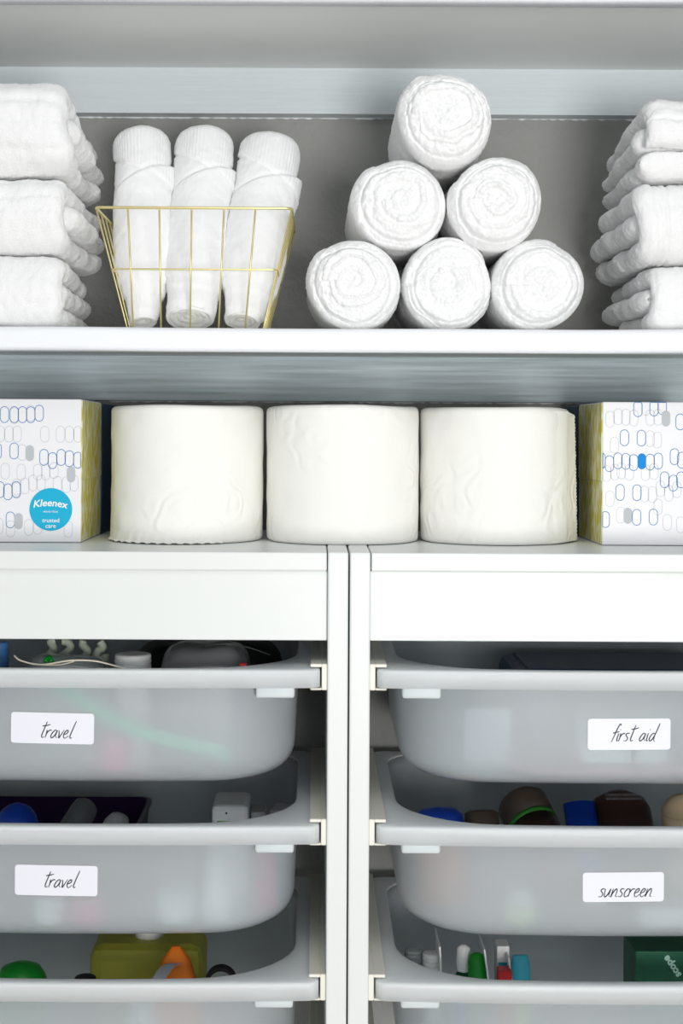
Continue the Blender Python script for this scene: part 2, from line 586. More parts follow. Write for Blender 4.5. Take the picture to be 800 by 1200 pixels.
def make_bin(side, idx, label, sticker=None):
    xc = (XL0 + XL1) / 2 if side == 'L' else (XR0 + XR1) / 2
    zt = ZR0 - idx * PITCH
    t = thing('storage_bin', label, 'bin', (xc, YF, zt))
    th = 0.0018
    # tub: outer and inner skins joined at the top
    o = shell_loops(0.0)
    i = shell_loops(th)
    n = len(o[0])
    rings = list(reversed(i)) + o
    v = [p for r in rings for p in r]
    f = [(b * n + (k + 1) % n, b * n + k, (b + 1) * n + k, (b + 1) * n + (k + 1) % n) for b in range(len(rings) - 1) for k in range(n)]
    f.append(tuple(range(n)))
    f.append(tuple((len(rings) - 1) * n + k for k in reversed(range(n))))
    mk('tub', v, f, M['bin'], t)
    # rim: flat flange plus hanging skirt
    outer = outline(HW - 0.0062, -0.0105, 0.288, 0.010, 0.02, 0.006, HW)
    inner = outline(BW - 0.0022, 0.0028, 0.283, 0.085, 0.05, BULGE, BW)
    inner2 = outline(BW - 0.0012, 0.0018, 0.284, 0.085, 0.05, BULGE, BW)
    sk_in = outline(HW - 0.0082, -0.0085, 0.286, 0.009, 0.02, 0.006, HW)
    zb = -0.0150
    r0 = 0.0016
    rr = [[(x, y, -0.0025) for x, y in inner2], [(x, y, -0.0006) for x, y in inner], [(x, y, 0.0) for x, y in outline(BW - 0.0008, 0.0016, 0.284, 0.085, 0.05, BULGE, BW)],
          [(x, y, 0.0) for x, y in outline(HW - 0.0062 - r0, -0.0105 + r0, 0.288 - r0, 0.010, 0.02, 0.006, HW)],
          [(x, y, -r0 * 0.4) for x, y in outline(HW - 0.0062 - r0 * 0.4, -0.0105 + r0 * 0.4, 0.288 - r0 * 0.4, 0.010, 0.02, 0.006, HW)],
          [(x, y, -r0) for x, y in outer], [(x, y, zb) for x, y in outer], [(x, y, zb) for x, y in sk_in], [(x, y, -0.003) for x, y in sk_in]]
    v = [p for r in rr for p in r]
    f = [(b * n + k, b * n + (k + 1) % n, (b + 1) * n + (k + 1) % n, (b + 1) * n + k) for b in range(len(rr)) for k in range(n)]
    f = [tuple(q % len(v) for q in ff) for ff in f]
    mk('rim', v, f, M['binrim'], t)
    # stiffening tabs below the rim at the front corners
    for s in (-1, 1):
        mb = MB()
        xa, xb = s * (BW - 0.036), s * (BW - 0.003)
        ya = bin_front(BW - 0.02, 0) - 0.004
        vv, ff = box_vf(min(xa, xb), max(xa, xb), ya, ya + 0.016, -0.0255, -0.0125, 0.002, 2)
        mb.add(vv, ff)
        mb.build('tab', M['binrim'], t)
    if sticker:
        text, x0, x1, y0, y1, tx0, tx1, base, xh, tilt = sticker
        d = YF + 0.003
        ox = -xc

        def loc(px, py):
            p = P(px, py, d)
            return p[0] + ox, p[2] - zt
        ax, az = loc(x0, y1)
        bx, bz = loc(x1, y0)
        nu, nv = 25, 11
        G = np.zeros((nu, nv, 3))
        cx, cz = (ax + bx) / 2, (az + bz) / 2
        ct, st = math.cos(tilt), math.sin(tilt)
        hw_, hh_ = (bx - ax) / 2, (bz - az) / 2
        rc = 0.0026

        def surf(u, w, lift):
            x, z = cx + u * ct - w * st, cz + u * st + w * ct
            return (x, bin_front(x, z) - lift, z)
        # rounded outline: fan of rings from the centre
        ring = []
        for sx, sz, a0 in ((1, 1, 0), (-1, 1, 90), (-1, -1, 180), (1, -1, 270)):
            for a in np.linspace(a0, a0 + 90, 5):
                ring.append((sx * (hw_ - rc) + rc * math.cos(R(a)), sz * (hh_ - rc) + rc * math.sin(R(a))))
        # densify long sides
        dense = []
        for k in range(len(ring)):
            p, q = np.array(ring[k]), np.array(ring[(k + 1) % len(ring)])
            c = max(1, int(np.linalg.norm(q - p) / 0.006))
            for j in range(c):
                dense.append(p + (q - p) * j / c)
        m_ = len(dense)
        v, f = [], []
        scs = (1.0, 0.75, 0.5, 0.25)
        for lift, sc_ in [(0.0002, 1.0)] + [(0.0007, s_) for s_ in scs]:
            v += [surf(p[0] * sc_, p[1] * sc_, lift) for p in dense]
        v.append(surf(0, 0, 0.0007))
        for b in range(4):
            f += [(b * m_ + k, b * m_ + (k + 1) % m_, (b + 1) * m_ + (k + 1) % m_, (b + 1) * m_ + k) for k in range(m_)]
        f += [(4 * m_ + k, 4 * m_ + (k + 1) % m_, 5 * m_) for k in range(m_)]
        st_o = mk('label', v, f, M['sticker'], t, False)
        st_o['label'] = 'white sticker with handwritten black lettering'
        # handwriting
        tx, tz = loc(tx0, base)
        wid = (tx1 - tx0) * d / F
        mb = MB()
        strokes, total = script(text)
        sx = wid / total
        sz = xh * d / F
        for s_ in strokes:
            pl = spline([(p[0], 0, p[1]) for p in s_], 6)
            pts = []
            for q in pl:
                u = (tx - cx) + q[0] * sx
                w = (tz - cz) + q[2] * sz
                pts.append(surf(u, w, 0.00095))
            k = len(pts)
            wds = [0.00050 + 0.00040 * abs(math.sin(3.0 * j / k + 0.4)) for j in range(k)]
            mb.add(*ribbon_vf(pts, wds))
        mb.build('lettering', M['ink'], st_o)
    return t


GLY = {
    't': (0.62, [[(0.42, 2.05), (0.28, 1.0), (0.2, 0.3), (0.3, 0.02), (0.5, 0.12)], [(0.02, 1.5), (0.4, 1.55), (0.85, 1.72)]]),
    'r': (0.55, [[(0.02, 1), (0.05, 0.5), (0.0, 0.0)], [(0.03, 0.45), (0.2, 0.85), (0.42, 1.0), (0.55, 0.9)]]),
    'a': (0.78, [[(0.6, 0.85), (0.38, 1), (0.12, 0.6), (0.05, 0.2), (0.2, 0), (0.45, 0.3), (0.62, 0.95), (0.56, 0.25), (0.75, 0.02)]]),
    'v': (0.6, [[(0, 1), (0.12, 0.5), (0.18, 0), (0.38, 0.5), (0.56, 1.05)]]),
    'e': (0.62, [[(0.05, 0.45), (0.35, 0.6), (0.45, 0.9), (0.28, 1), (0.06, 0.6), (0.1, 0.12), (0.3, 0), (0.6, 0.3)]]),
    'l': (0.4, [[(0.42, 2.2), (0.25, 1.1), (0.15, 0.25), (0.25, 0), (0.4, 0.1)]]),
    'f': (0.55, [[(0.75, 2.0), (0.58, 2.2), (0.38, 1.5), (0.2, 0.5), (0.06, -0.15)], [(0.0, 1.05), (0.3, 1.1), (0.7, 1.25)]]),
    'i': (0.32, [[(0.12, 1), (0.08, 0.4), (0.1, 0.05), (0.28, 0.05)], [(0.22, 1.42), (0.24, 1.5)]]),
    's': (0.55, [[(0.5, 0.95), (0.28, 1.02), (0.12, 0.78), (0.38, 0.4), (0.3, 0.06), (0.0, 0.05)]]),
    'd': (0.8, [[(0.6, 0.85), (0.38, 1), (0.12, 0.6), (0.05, 0.2), (0.2, 0), (0.45, 0.3), (0.68, 1.2), (0.85, 2.25), (0.62, 0.9), (0.6, 0.1), (0.78, -0.1)]]),
    'u': (0.75, [[(0, 1), (0.02, 0.3), (0.15, 0), (0.4, 0.4), (0.55, 1), (0.5, 0.2), (0.68, 0.02)]]),
    'n': (0.72, [[(0.05, 1), (0.0, 0.0), (0.12, 0.55), (0.38, 1), (0.5, 0.75), (0.46, 0.1), (0.65, 0.05)]]),
    'c': (0.52, [[(0.5, 0.88), (0.32, 1), (0.08, 0.6), (0.1, 0.12), (0.28, 0), (0.52, 0.22)]]),
    ' ': (0.55, []),
}


def script(text, slant=0.22):
    x = 0
    out = []
    for ch in text:
        w, st = GLY[ch]
        for s_ in st:
            out.append([(x + p[0] + slant * p[1], p[1]) for p in s_])
        x += w
    return out, x


# text, sticker px x0,x1,y0,y1, lettering x0,x1, baseline, x-height px, tilt
make_bin('L', 0, 'milky plastic bin labelled travel, directly under the white front rail', ('travel', 14.5, 112, 836.5, 873, 48, 86, 866, 9.2, R(-0.9)))
make_bin('L', 1, 'milky plastic bin labelled travel, middle of its column, with a purple tray inside', ('travel', 20, 117, 1015, 1051, 53, 91, 1041, 9.2, R(-0.6)))
make_bin('L', 2, 'milky plastic bin holding a yellow bottle, third below the frame top')
make_bin('R', 0, 'milky plastic bin labelled first aid under the front rail', ('first aid', 690, 787, 840, 877, 717, 769, 866.5, 9.2, R(0.5)))
make_bin('R', 1, 'milky plastic bin labelled sunscreen, full of dark bottles', ('sunscreen', 685, 780, 1020, 1055, 703, 766, 1049, 9.6, R(0.7)))
make_bin('R', 2, 'milky plastic bin with a green printed carton and small toiletries, below the sunscreen bin')



# ------------------------------------------------------------------ rolled towels in the pyramid
def towel_roll(label, cx, cz, y0, rad, length, seed, pitch, ecc, ledge, group='rolled bath towels in a pyramid'):
    """rolled towel lying along y, end facing the room; local origin under the roll at its front"""
    nt_, nr, nb = 220, 64, 46
    rng = np.random.RandomState(seed)
    th = np.linspace(0, 2 * np.pi, nt_, endpoint=False)
    # face part
    u = np.linspace(0.0, 1.0, nr) ** 0.8
    TH, U = np.meshgrid(th, u, indexing='ij')
    R0 = 1 + 0.025 * np.sin(2 * TH + seed) + 0.012 * np.sin(3 * TH + 2 * seed)
    # outer sheet ends in a ledge at angle `ledge`
    ph = ((th - ledge) / (2 * np.pi)) % 1.0
    led = 0.08 * (0.5 - ph) * 1.0
    led = led * (1 - np.exp(-((ph) / 0.015) ** 2)) * (1 - np.exp(-((1 - ph) / 0.008) ** 2))
    Rth = rad * (R0[:, 0] + led)
    RR = Rth[:, None] * U
    ex, ez = ecc[0] * rad, ecc[1] * rad
    X = RR * np.cos(TH)
    Z = RR * np.sin(TH)
    # spiral measured around an off-centre eye
    dx, dz = X - ex * (1 - U ** 2), Z - ez * (1 - U ** 2)
    rr = np.sqrt(dx ** 2 + dz ** 2) + 1e-6
    tt = np.arctan2(dz, dx)
    P3 = np.stack([X, Z, np.zeros_like(X)], -1)
    wob = 0.0022 * vn(P3, 60, seed) + 0.0012 * vn(P3, 130, seed + 5)
    fr = ((rr + wob) / pitch - tt / (2 * np.pi) + rng.rand()) % 1.0
    bul = np.clip(1 - np.abs(2 * fr - 1) ** 2.6, 0, 1)
    lay = np.floor((rr + wob) / pitch - tt / (2 * np.pi))
    amp = 0.0020 * (1 - 0.35 * U)
    # irregular depth of the layers and pinched eye
    dep = 0.0016 * np.sin(lay * 2.4 + seed) * sm(0.1, 0.3, U)
    face = -amp * bul - dep * bul - 0.0060 * (1 - U ** 2)
    face += 0.0035 * np.exp(-(rr / (0.16 * rad)) ** 2) * (0.6 + 0.4 * np.sin(tt * 2 + seed))
    # inner roll stands proud of the outer wrap
    ib = 0.80 + 0.04 * np.sin(TH + seed * 1.3)
    face += 0.0030 * sm(ib - 0.02, ib + 0.03, U)
    face += 0.0022 * np.exp(-((U - ib) / 0.03) ** 2)
    rnd = 0.0125
    edge = np.clip((U * Rth[:, None] - (Rth[:, None] - rnd)) / rnd, 0, 1)
    face += rnd * (1 - np.sqrt(np.clip(1 - edge ** 2, 0, 1)))
    face += 0.0018 * vn(P3, 70, seed + 1) + 0.0009 * vn(P3, 240, seed + 2) + 0.0009 * vn(P3, 560, seed + 8)
    Gf = np.stack([X, face, Z], -1)
    # body
    s = np.linspace(0, 1, nb + 1)[1:]
    TH2, S = np.meshgrid(th, s, indexing='ij')
    back = np.clip((S - 0.94) / 0.06, 0, 1)
    rb_ = Rth[:, None] * (1 + 0.015 * np.sin(S * 5 + seed) * np.sin(TH2 * 2)) * np.sqrt(np.clip(1 - 0.9 * back ** 2, 0, 1))
    Yb = face[:, -1][:, None] + (length - face[:, -1][:, None]) * S
    Gb = np.stack([rb_ * np.cos(TH2), Yb, rb_ * np.sin(TH2)], -1)
    rel = 0.0011 * vn(Gb, 45, seed + 3) + 0.0006 * vn(Gb, 240, seed + 4) + 0.0007 * vn(Gb, 560, seed + 9)
    Gb[..., 0] += rel * np.cos(TH2)
    Gb[..., 2] += rel * np.sin(TH2)
    G = np.concatenate([Gf, Gb], 1)
    nv_ = G.shape[1]
    v = [tuple(p) for p in G.reshape(-1, 3)]
    f = []
    for i in range(nt_):
        i2 = (i + 1) % nt_
        for j in range(nv_ - 1):
            f.append((i * nv_ + j, i * nv_ + j + 1, i2 * nv_ + j + 1, i2 * nv_ + j))
    f.append(tuple(i * nv_ + nv_ - 1 for i in range(nt_)))
    o = mk('rolled_towel', v, f, M['towel'])
    o.location = (cx, y0, cz)
    return tag(o, label, 'towel', group)


RT = 0.0422
dT = 1.266


def rc(px, py, d=dT):
    p = P(px, py, d)
    return p[0], p[2]


def put_roll(label, px, z, seed, y0, rad, pitch, ecc, ledge, length=0.185):
    towel_roll(label, (px - VX) * y0 / F, z, y0, rad, length, seed, pitch, ecc, ledge)


z1 = Z_SH + 0.0420
z2 = z1 + 0.0742
z3 = z2 + 0.0745
put_roll('white rolled towel in the bottom row of the pyramid, beside the gold wire basket', 415, z1, 3, 1.262, 0.0418, 0.0088, (-0.02, 0.05), 2.3)
put_roll('white rolled towel in the middle of the pyramid bottom row', 525, z1, 11, 1.270, 0.0418, 0.0080, (0.02, 0.02), 0.6)
put_roll('white rolled towel in the bottom row of the pyramid, beside the folded stack', 632, z1, 7, 1.266, 0.0418, 0.0085, (0.05, -0.05), 1.2)
put_roll('white rolled towel in the second row of the pyramid, on the basket side', 467, z2, 21, 1.272, 0.0426, 0.0082, (0.08, 0.02), 2.2)
put_roll('white rolled towel in the second row of the pyramid, on the folded stack side', 581, z2, 31, 1.262, 0.0426, 0.0084, (-0.02, 0.04), 2.7)
put_roll('white rolled towel at the very top of the pyramid', 521, z3, 41, 1.256, 0.0425, 0.0100, (0.02, 0.06), 2.0)


# ------------------------------------------------------------------ folded towels in the stacks
def folded_towel(label, side, xe, y0, z0, h, w, depth, seed, group, ends=(0, 0, 0), droop=0.0, bands=(), xbands=(), lobes=3, front_drop=1.0, lean=0.0):
    """side=+1: rounded fold edge looks to +x (stack at the left). C-shaped outer fold wraps bottom, front and top; inner layers lie in it.
    local origin: front, bottom, at the visible fold edge"""
    rng = np.random.RandomState(seed)
    t = h / lobes
    mb = MB()

    def ribbon(path, th, x_end, k_seed, bandlist, inner=False):
        path = np.array(path)
        seg = np.linalg.norm(np.diff(path, axis=0), axis=1)
        S = np.concatenate([[0], np.cumsum(seg)])
        tang = np.gradient(path, axis=0)
        tang /= np.linalg.norm(tang, axis=1, keepdims=True) + 1e-9
        nrm = np.stack([-tang[:, 1], tang[:, 0]], 1)
        # x samples: dense near the fold edge
        e = np.linspace(0, np.pi / 2, 16)
        xs = list(x_end - th / 2 * 1.15 * (1 - np.sin(e[::-1])))[::1]
        xs = sorted(set([x_end - th / 2 * 1.15 - q for q in np.linspace(0.0015, 0.13, 74)] + [x_end - th / 2 * 1.15 - 0.13 - q for q in np.linspace(0.01, max(0.02, w - 0.15), 8)] + xs))
        xs = np.array(xs)
        # far end rounding as well
        x0 = xs[0]
        k = np.sqrt(np.clip(1 - (np.clip(xs - (x_end - th / 2 * 1.15), 0, None) / (th / 2 * 1.15)) ** 2, 0, 1))
        k = np.minimum(k, np.sqrt(np.clip((xs - x0) / (th / 2), 0, 1)))
        L = S[-1]
        qe = np.clip(1 - np.minimum(S, L - S) / (th * 0.4), 0, 1)
        kend = np.sqrt(np.clip(1 - qe ** 2, 0, 1))
        n = len(path)
        loop_p = np.concatenate([path, path[::-1]])
        loop_n = np.concatenate([nrm, -nrm[::-1]])
        loop_k = np.concatenate([kend, kend[::-1]])
        loop_s = np.concatenate([S, S[::-1]])
        outer_side = np.concatenate([np.ones(n), -np.ones(n)])
        G = np.zeros((len(xs), 2 * n, 3))
        X = xs[:, None]
        off = (th / 2) * k[:, None] * loop_k[None, :]
        bd = np.zeros_like(loop_s)
        for (b0, bw, ba) in bandlist:
            bd -= ba * np.exp(-((loop_s - b0) / bw) ** 2)
        off = off + bd[None, :] * np.minimum(1, k[:, None] * 1.2) * (loop_k[None, :] > 0.5)
        for (b0, bw, ba) in xbands:
            off = off - ba * np.exp(-((X - (x_end - b0)) / bw) ** 2) * (loop_k[None, :] > 0.5)
        G[..., 0] = X
        G[..., 1] = loop_p[None, :, 0] + loop_n[None, :, 0] * off
        G[..., 2] = loop_p[None, :, 1] + loop_n[None, :, 1] * off
        # wander of the fold edge along the path
        edge_w = sm(x_end - 0.05, x_end, X)
        rcn = 0.030
        yb_ = np.clip((G[..., 1] - (depth - rcn)) / rcn, 0, 1)
        G[..., 0] -= sm(x_end - 0.08, x_end, X) * rcn * 0.8 * (1 - np.sqrt(np.clip(1 - yb_ ** 2, 0, 1)))
        if not len(bandlist) and inner:
            yf_ = np.clip((ft * 0.8 + 0.02 - G[..., 1]) / 0.02, 0, 1)
            G[..., 0] -= sm(x_end - 0.08, x_end, X) * 0.008 * yf_ ** 2
        P1 = np.stack([loop_s, loop_s * 0, loop_s * 0], -1)
        G[..., 0] += edge_w * (0.0045 * vn(P1, 22, k_seed) + 0.002 * vn(P1, 60, k_seed + 4))[None, :]
        # vertical wander
        Q = np.stack([G[..., 0], G[..., 1], G[..., 2] * 0.3], -1)
        G[..., 2] += 0.0016 * vn(Q, 22, k_seed + 1)
        N = grid_normals(G, False, True)
        am = (0.0012 * vn(G, 60, k_seed + 2) + 0.0006 * vn(G, 230, k_seed + 3) + 0.0006 * vn(G, 520, k_seed + 6))
        G += N * am[..., None]
        # droop of the edge to the back
        G[..., 2] -= droop * sm(x_end - 0.10, x_end + 0.01, G[..., 0]) * sm(0.0, depth, G[..., 1]) * (G[..., 2] / h)
        G[..., 0] += lean * (G[..., 2] / h) * sm(0, depth * 0.6, G[..., 1])
        G[..., 2] = np.maximum(G[..., 2], 0.0)
        if side < 0:
            G[..., 0] *= -1
        nv_ = 2 * n
        f = grid_f(len(xs), nv_, False, True)
        if side < 0:
            f = [tuple(reversed(q)) for q in f]
        f.append(tuple(range(nv_)))
        mb.add(G.reshape(-1, 3), f)

    def path_pts(pts, n):
        p = np.array(spline([(a, 0, b) for a, b in pts], 12))[:, [0, 2]]
        s = np.concatenate([[0], np.cumsum(np.linalg.norm(np.diff(p, axis=0), axis=1))])
        q = np.linspace(0, s[-1], n)
        return np.stack([np.interp(q, s, p[:, 0]), np.interp(q, s, p[:, 1])], 1)
    ft = t * 0.62          # thickness at the front turn
    hb, ht = t / 2, h - t / 2
    # outer fold: back bottom -> front -> top -> back
    c = min(0.016, h * 0.24)
    pts = [(depth, hb), (depth * 0.7, hb), (depth * 0.35, hb), (ft / 2 + c * 1.6, hb), (ft / 2 + c * 0.45, hb + c * 0.16), (ft / 2, hb + c),
           (ft / 2 - 0.001, h / 2), (ft / 2, ht - c), (ft / 2 + c * 0.45, ht - c * 0.16), (ft / 2 + c * 1.6, ht), (depth * 0.35, ht), (depth * 0.7, ht), (depth, ht)]
    if front_drop < 1.0:   # the wrap ends part of the way down the front, lower layer is separate
        zc = h * (1 - front_drop) + t * 0.1
        pts = [(ft / 2, zc)] + [q for q in pts[6:] if q[1] > zc + 0.004]
        low = [(0.001, hb + 0.001), (depth * 0.35, hb), (depth * 0.7, hb), (depth, hb)]
        ribbon(path_pts(low, 110), t * 1.0, ends[0], seed + 50, ())
    ribbon(path_pts(pts, 230), t * 1.0, ends[-1], seed + 10, bands)
    for j in range(1, lobes - 1):
        z = t * (j + 0.5)
        ribbon(path_pts([(ft * 0.8, z), (depth * 0.4, z), (depth * 0.7, z), (depth, z)], 120), t * 1.02, ends[min(j, len(ends) - 1)], seed + 20 + j * 7, (), True)
    o = mb.build('folded_towel', M['towel'])
    o.location = (xe, y0, z0)
    return tag(o, label, 'towel', group)


def fx(px, d):
    return (px - VX) * d / F


GL = 'folded towels beside the wire basket'
GR = 'folded towels beside the towel pyramid'
d0 = 1.258
folded_towel('bottom folded white towel of the stack beside the gold wire basket', 1, fx(66, d0), d0, Z_SH, 0.0665, 0.26, 0.20, 5, GL, ends=(0.004, 0.003, 0.0), droop=0.004)
folded_towel('middle folded white towel with woven bands in the stack beside the gold wire basket', 1, fx(72, d0), d0, Z_SH + 0.0675, 0.0690, 0.26, 0.20, 6, GL, ends=(0.006, 0.008, 0.004), droop=0.008,
             bands=[(0.212, 0.0022, 0.0016), (0.221, 0.0018, 0.0014), (0.232, 0.0022, 0.0016), (0.241, 0.0018, 0.0014)])
folded_towel('top folded white towel of the stack beside the gold wire basket, slumping sideways', 1, fx(70, d0), d0 - 0.002, Z_SH + 0.1375, 0.0860, 0.26, 0.205, 8, GL, ends=(0.012, 0.014, 0.006), droop=0.026, lean=-0.004,
             bands=[(0.20, 0.003, 0.0012), (0.222, 0.002, 0.0012), (0.236, 0.002, 0.0013), (0.245, 0.002, 0.0012), (0.256, 0.002, 0.0012)])
d1 = 1.262
folded_towel('bottom folded white towel of the stack beside the towel pyramid', -1, fx(757, d1), d1, Z_SH, 0.0605, 0.26, 0.20, 15, GR, ends=(0.0, 0.002, -0.006), droop=0.003)
folded_towel('middle folded white towel with woven bands in the stack beside the towel pyramid', -1, fx(752, d1), d1, Z_SH + 0.0615, 0.0740, 0.26, 0.205, 16, GR, ends=(0.004, 0.010, 0.006), droop=0.006,
             xbands=[(0.018, 0.0016, 0.0016), (0.0225, 0.0014, 0.0014), (0.030, 0.0018, 0.0016)])
folded_towel('top folded white towel of the stack beside the towel pyramid, its front flap hanging short', -1, fx(757, d1), d1 - 0.001, Z_SH + 0.1365, 0.0755, 0.26, 0.20, 18, GR, ends=(0.004, 0.003, 0.0), droop=0.022, front_drop=0.66,
             bands=[(0.012, 0.002, 0.0010), (0.022, 0.002, 0.0010), (0.030, 0.002, 0.0010)])


# ------------------------------------------------------------------ wire basket
def wire_basket():
    Yf = 1.268
    x0t, x1t = fx(110.5, Yf), fx(340.5, Yf)
    cx = (x0t + x1t) / 2
    hwt = (x1t - x0t) / 2
    hwb = hwt - 0.0265
    H = Z_SH + 0.1095 - Z_SH
    dt, db = 0.150, 0.112
    t = thing('wire_basket', 'gold wire basket holding three rolled washcloths', 'basket', (cx, Yf, Z_SH))
    r1, r0 = 0.0013, 0.00085

    def corners(k, z):
        hw = hwb + (hwt - hwb) * k
        dd = db + (dt - db) * k
        ya = (dt - dd) / 2
        return [(-hw, ya, z), (hw, ya, z), (hw, ya + dd, z), (-hw, ya + dd, z)]

    def loop(k, z, rad, name, rcor):
        c = corners(k, z)
        pts = []
        hw = c[1][0]; ya = c[0][1]; yb = c[2][1]
        for (x, y, a0) in ((-hw + rcor, ya + rcor, 180), (hw - rcor, ya + rcor, 270), (hw - rcor, yb - rcor, 0), (-hw + rcor, yb - rcor, 90)):
            for a in np.linspace(a0, a0 + 90, 6):
                pts.append((x + rcor * math.cos(R(a)), y + rcor * math.sin(R(a)), z))
        return mk(name, *tube_vf(pts, rad, 10, True), M['gold'], t)
    loop(1.0, H, r1, 'rim_wire', 0.006)
    loop(0.50, H * 0.505, r0, 'band_wire', 0.005)
    loop(0.0, r0 + 0.0002, r0, 'base_wire', 0.004)

    def upright(u, face):
        a = np.array(corners(1.0, H)); b = np.array(corners(0.0, r0 + 0.0002))
        i, j = {'f': (0, 1), 'r': (1, 2), 'b': (3, 2), 'l': (0, 3)}[face]
        top = a[i] + (a[j] - a[i]) * u
        ub = u
        bot = b[i] + (b[j] - b[i]) * ub
        return top, bot
    uf = [0.165, 0.325, 0.490, 0.655, 0.815]
    ub = [0.045, 0.25, 0.465, 0.675, 0.87]
    a = np.array(corners(1.0, H)); b = np.array(corners(0.0, r0 + 0.0002))
    for u, v in zip(uf, ub):
        tf = a[0] + (a[1] - a[0]) * u; bf = b[0] + (b[1] - b[0]) * v
        tb = a[3] + (a[2] - a[3]) * u; bb = b[3] + (b[2] - b[3]) * v
        mk('upright_wire', *tube_vf([tf, bf, bb, tb], r0, 8), M['gold'], t)
    for u in (0.03, 0.22, 0.40, 0.58, 0.76, 0.97):
        tl = a[0] + (a[3] - a[0]) * u; bl = b[0] + (b[3] - b[0]) * u
        tr = a[1] + (a[2] - a[1]) * u; br = b[1] + (b[2] - b[1]) * u
        mk('side_wire', *tube_vf([tl, bl, br, tr], r0, 8), M['gold'], t)
    return t


wire_basket()


def washcloth(label, pb, pt, rad, seed, twist, bot=0.75):
    """rolled washcloth standing on its spiral end and leaning back; pb, pt = bottom and top axis points"""
    pb = np.array(pb); pt = np.array(pt)
    pb[2] = Z_SH + 0.0035 + rad * bot * 0.40          # lower edge of the spiral end rests on the shelf
    L = np.linalg.norm(pt - pb)
    nt_, nr, nb, nc = 160, 40, 120, 22
    th = np.linspace(0, 2 * np.pi, nt_, endpoint=False)      # th = -pi/2 faces the room
    rng = np.random.RandomState(seed)
    u = np.linspace(0, 1, nr) ** 0.85
    TH, U = np.meshgrid(th, u, indexing='ij')
    Rth = (rad * bot - 0.004) * (1 + 0.04 * np.sin(2 * TH[:, 0] + seed))
    X = Rth[:, None] * U * np.cos(TH); Y = Rth[:, None] * U * np.sin(TH)
    P3 = np.stack([X, Y, X * 0], -1)
    pitch = 0.0058
    fr = ((Rth[:, None] * U + 0.0012 * vn(P3, 80, seed)) / pitch - TH / (2 * np.pi)) % 1.0
    bul = np.sqrt(np.clip(1 - (2 * fr - 1) ** 2, 0, 1))
    edge = np.clip((U - 0.86) / 0.14, 0, 1)
    Zf = -0.0026 * bul + 0.004 * (1 - np.sqrt(1 - edge ** 2)) + 0.006 * (1 - U) ** 1.0 + 0.0008 * vn(P3, 160, seed + 1)
    Gf = np.stack([X, Y, Zf], -1)
    s = np.linspace(0, 1, nb + 1)[1:]
    TH2, S = np.meshgrid(th, s, indexing='ij')
    Rb = rad * (bot + (1 - bot) * sm(0.0, 0.30, S) ** 0.8) * (1 + 0.03 * np.sin(2 * TH2 + seed) + 0.015 * np.sin(3 * TH2 + S * 3 + seed))
    # collars of the wrap stepping in towards the spiral end
    for sb, am in ((0.10, 0.0020), (0.16, 0.0020)):
        Rb -= am * (1 - sm(sb - 0.006, sb + 0.006, S + 0.02 * np.sin(TH2 + seed)))
    dth = (TH2 + np.pi / 2 + np.pi) % (2 * np.pi) - np.pi      # 0 faces the room
    # turned-over cap whose hem runs down to the middle, and the sheet edge that crosses over it
    hem = 0.75 - 0.075 * (dth - twist)
    edge_l = 0.70 + 0.060 * (dth - twist) + 0.03 * (dth > 1.3) * (dth - 1.3)
    cap = sm(hem - 0.006, hem + 0.006, S)
    sheet = sm(edge_l + 0.007, edge_l - 0.007, S) * sm(-1.5, -0.9, dth)
    Rb += 0.0012 * cap + 0.0022 * sheet - 0.0004
    Rb -= 0.0012 * np.exp(-((S - hem + 0.010) / 0.008) ** 2) * (1 - sheet)
    Rb -= 0.0012 * np.exp(-((S - edge_l - 0.012) / 0.009) ** 2) * sm(-1.5, -0.9, dth)
    Rb += 0.0030 * sm(0.5, 1.3, dth) * sm(edge_l - 0.30, edge_l - 0.03, S) * sheet
    top = np.clip((S - 0.92) / 0.08, 0, 1)
    Rb = Rb * (1 - 0.26 * top ** 2.8)
    Rb += 0.0004 * np.sin(TH2 * 50) * cap * (1 - top)      # fine ribs on the cap
    Zb = 0.004 + (L - 0.004) * S - 0.004 * np.cos(dth) * top
    Gb = np.stack([Rb * np.cos(TH2), Rb * np.sin(TH2), Zb], -1)
    rel = 0.0010 * vn(Gb, 40, seed + 3) + 0.0005 * vn(Gb, 160, seed + 4) + 0.0003 * vn(Gb, 480, seed + 9)
    Gb[..., 0] += rel * np.cos(TH2); Gb[..., 1] += rel * np.sin(TH2)
    sc_ = np.linspace(1, 0.0, nc)[1:]
    TH3, C = np.meshgrid(th, sc_, indexing='ij')
    last = Gb[:, -1]
    cen = last.mean(0)
    Gc = cen + (last[:, None, :] - cen) * C[..., None]
    Gc[..., 2] += 0.005 * (1 - C ** 2) + 0.0006 * vn(Gc, 200, seed + 6)
    G = np.concatenate([Gf, Gb, Gc], 1)
    nv_ = G.shape[1]
    f = []
    for i in range(nt_):
        i2 = (i + 1) % nt_
        for j in range(nv_ - 1):
            f.append((i * nv_ + j, i2 * nv_ + j, i2 * nv_ + j + 1, i * nv_ + j + 1))
    o = mk('rolled_washcloth', G.reshape(-1, 3), [tuple(reversed(q)) for q in f], M['waffle'])
    ax = Vector(pt - pb).normalized()
    xa = Vector((1, 0, 0)); xa = (xa - ax * xa.dot(ax)).normalized()
    ya = ax.cross(xa)
    m = Matrix((xa, ya, ax)).transposed().to_4x4()
    m.translation = Vector(pb)
    o.matrix_world = m
    return tag(o, label, 'washcloth', 'rolled washcloths in the wire basket')


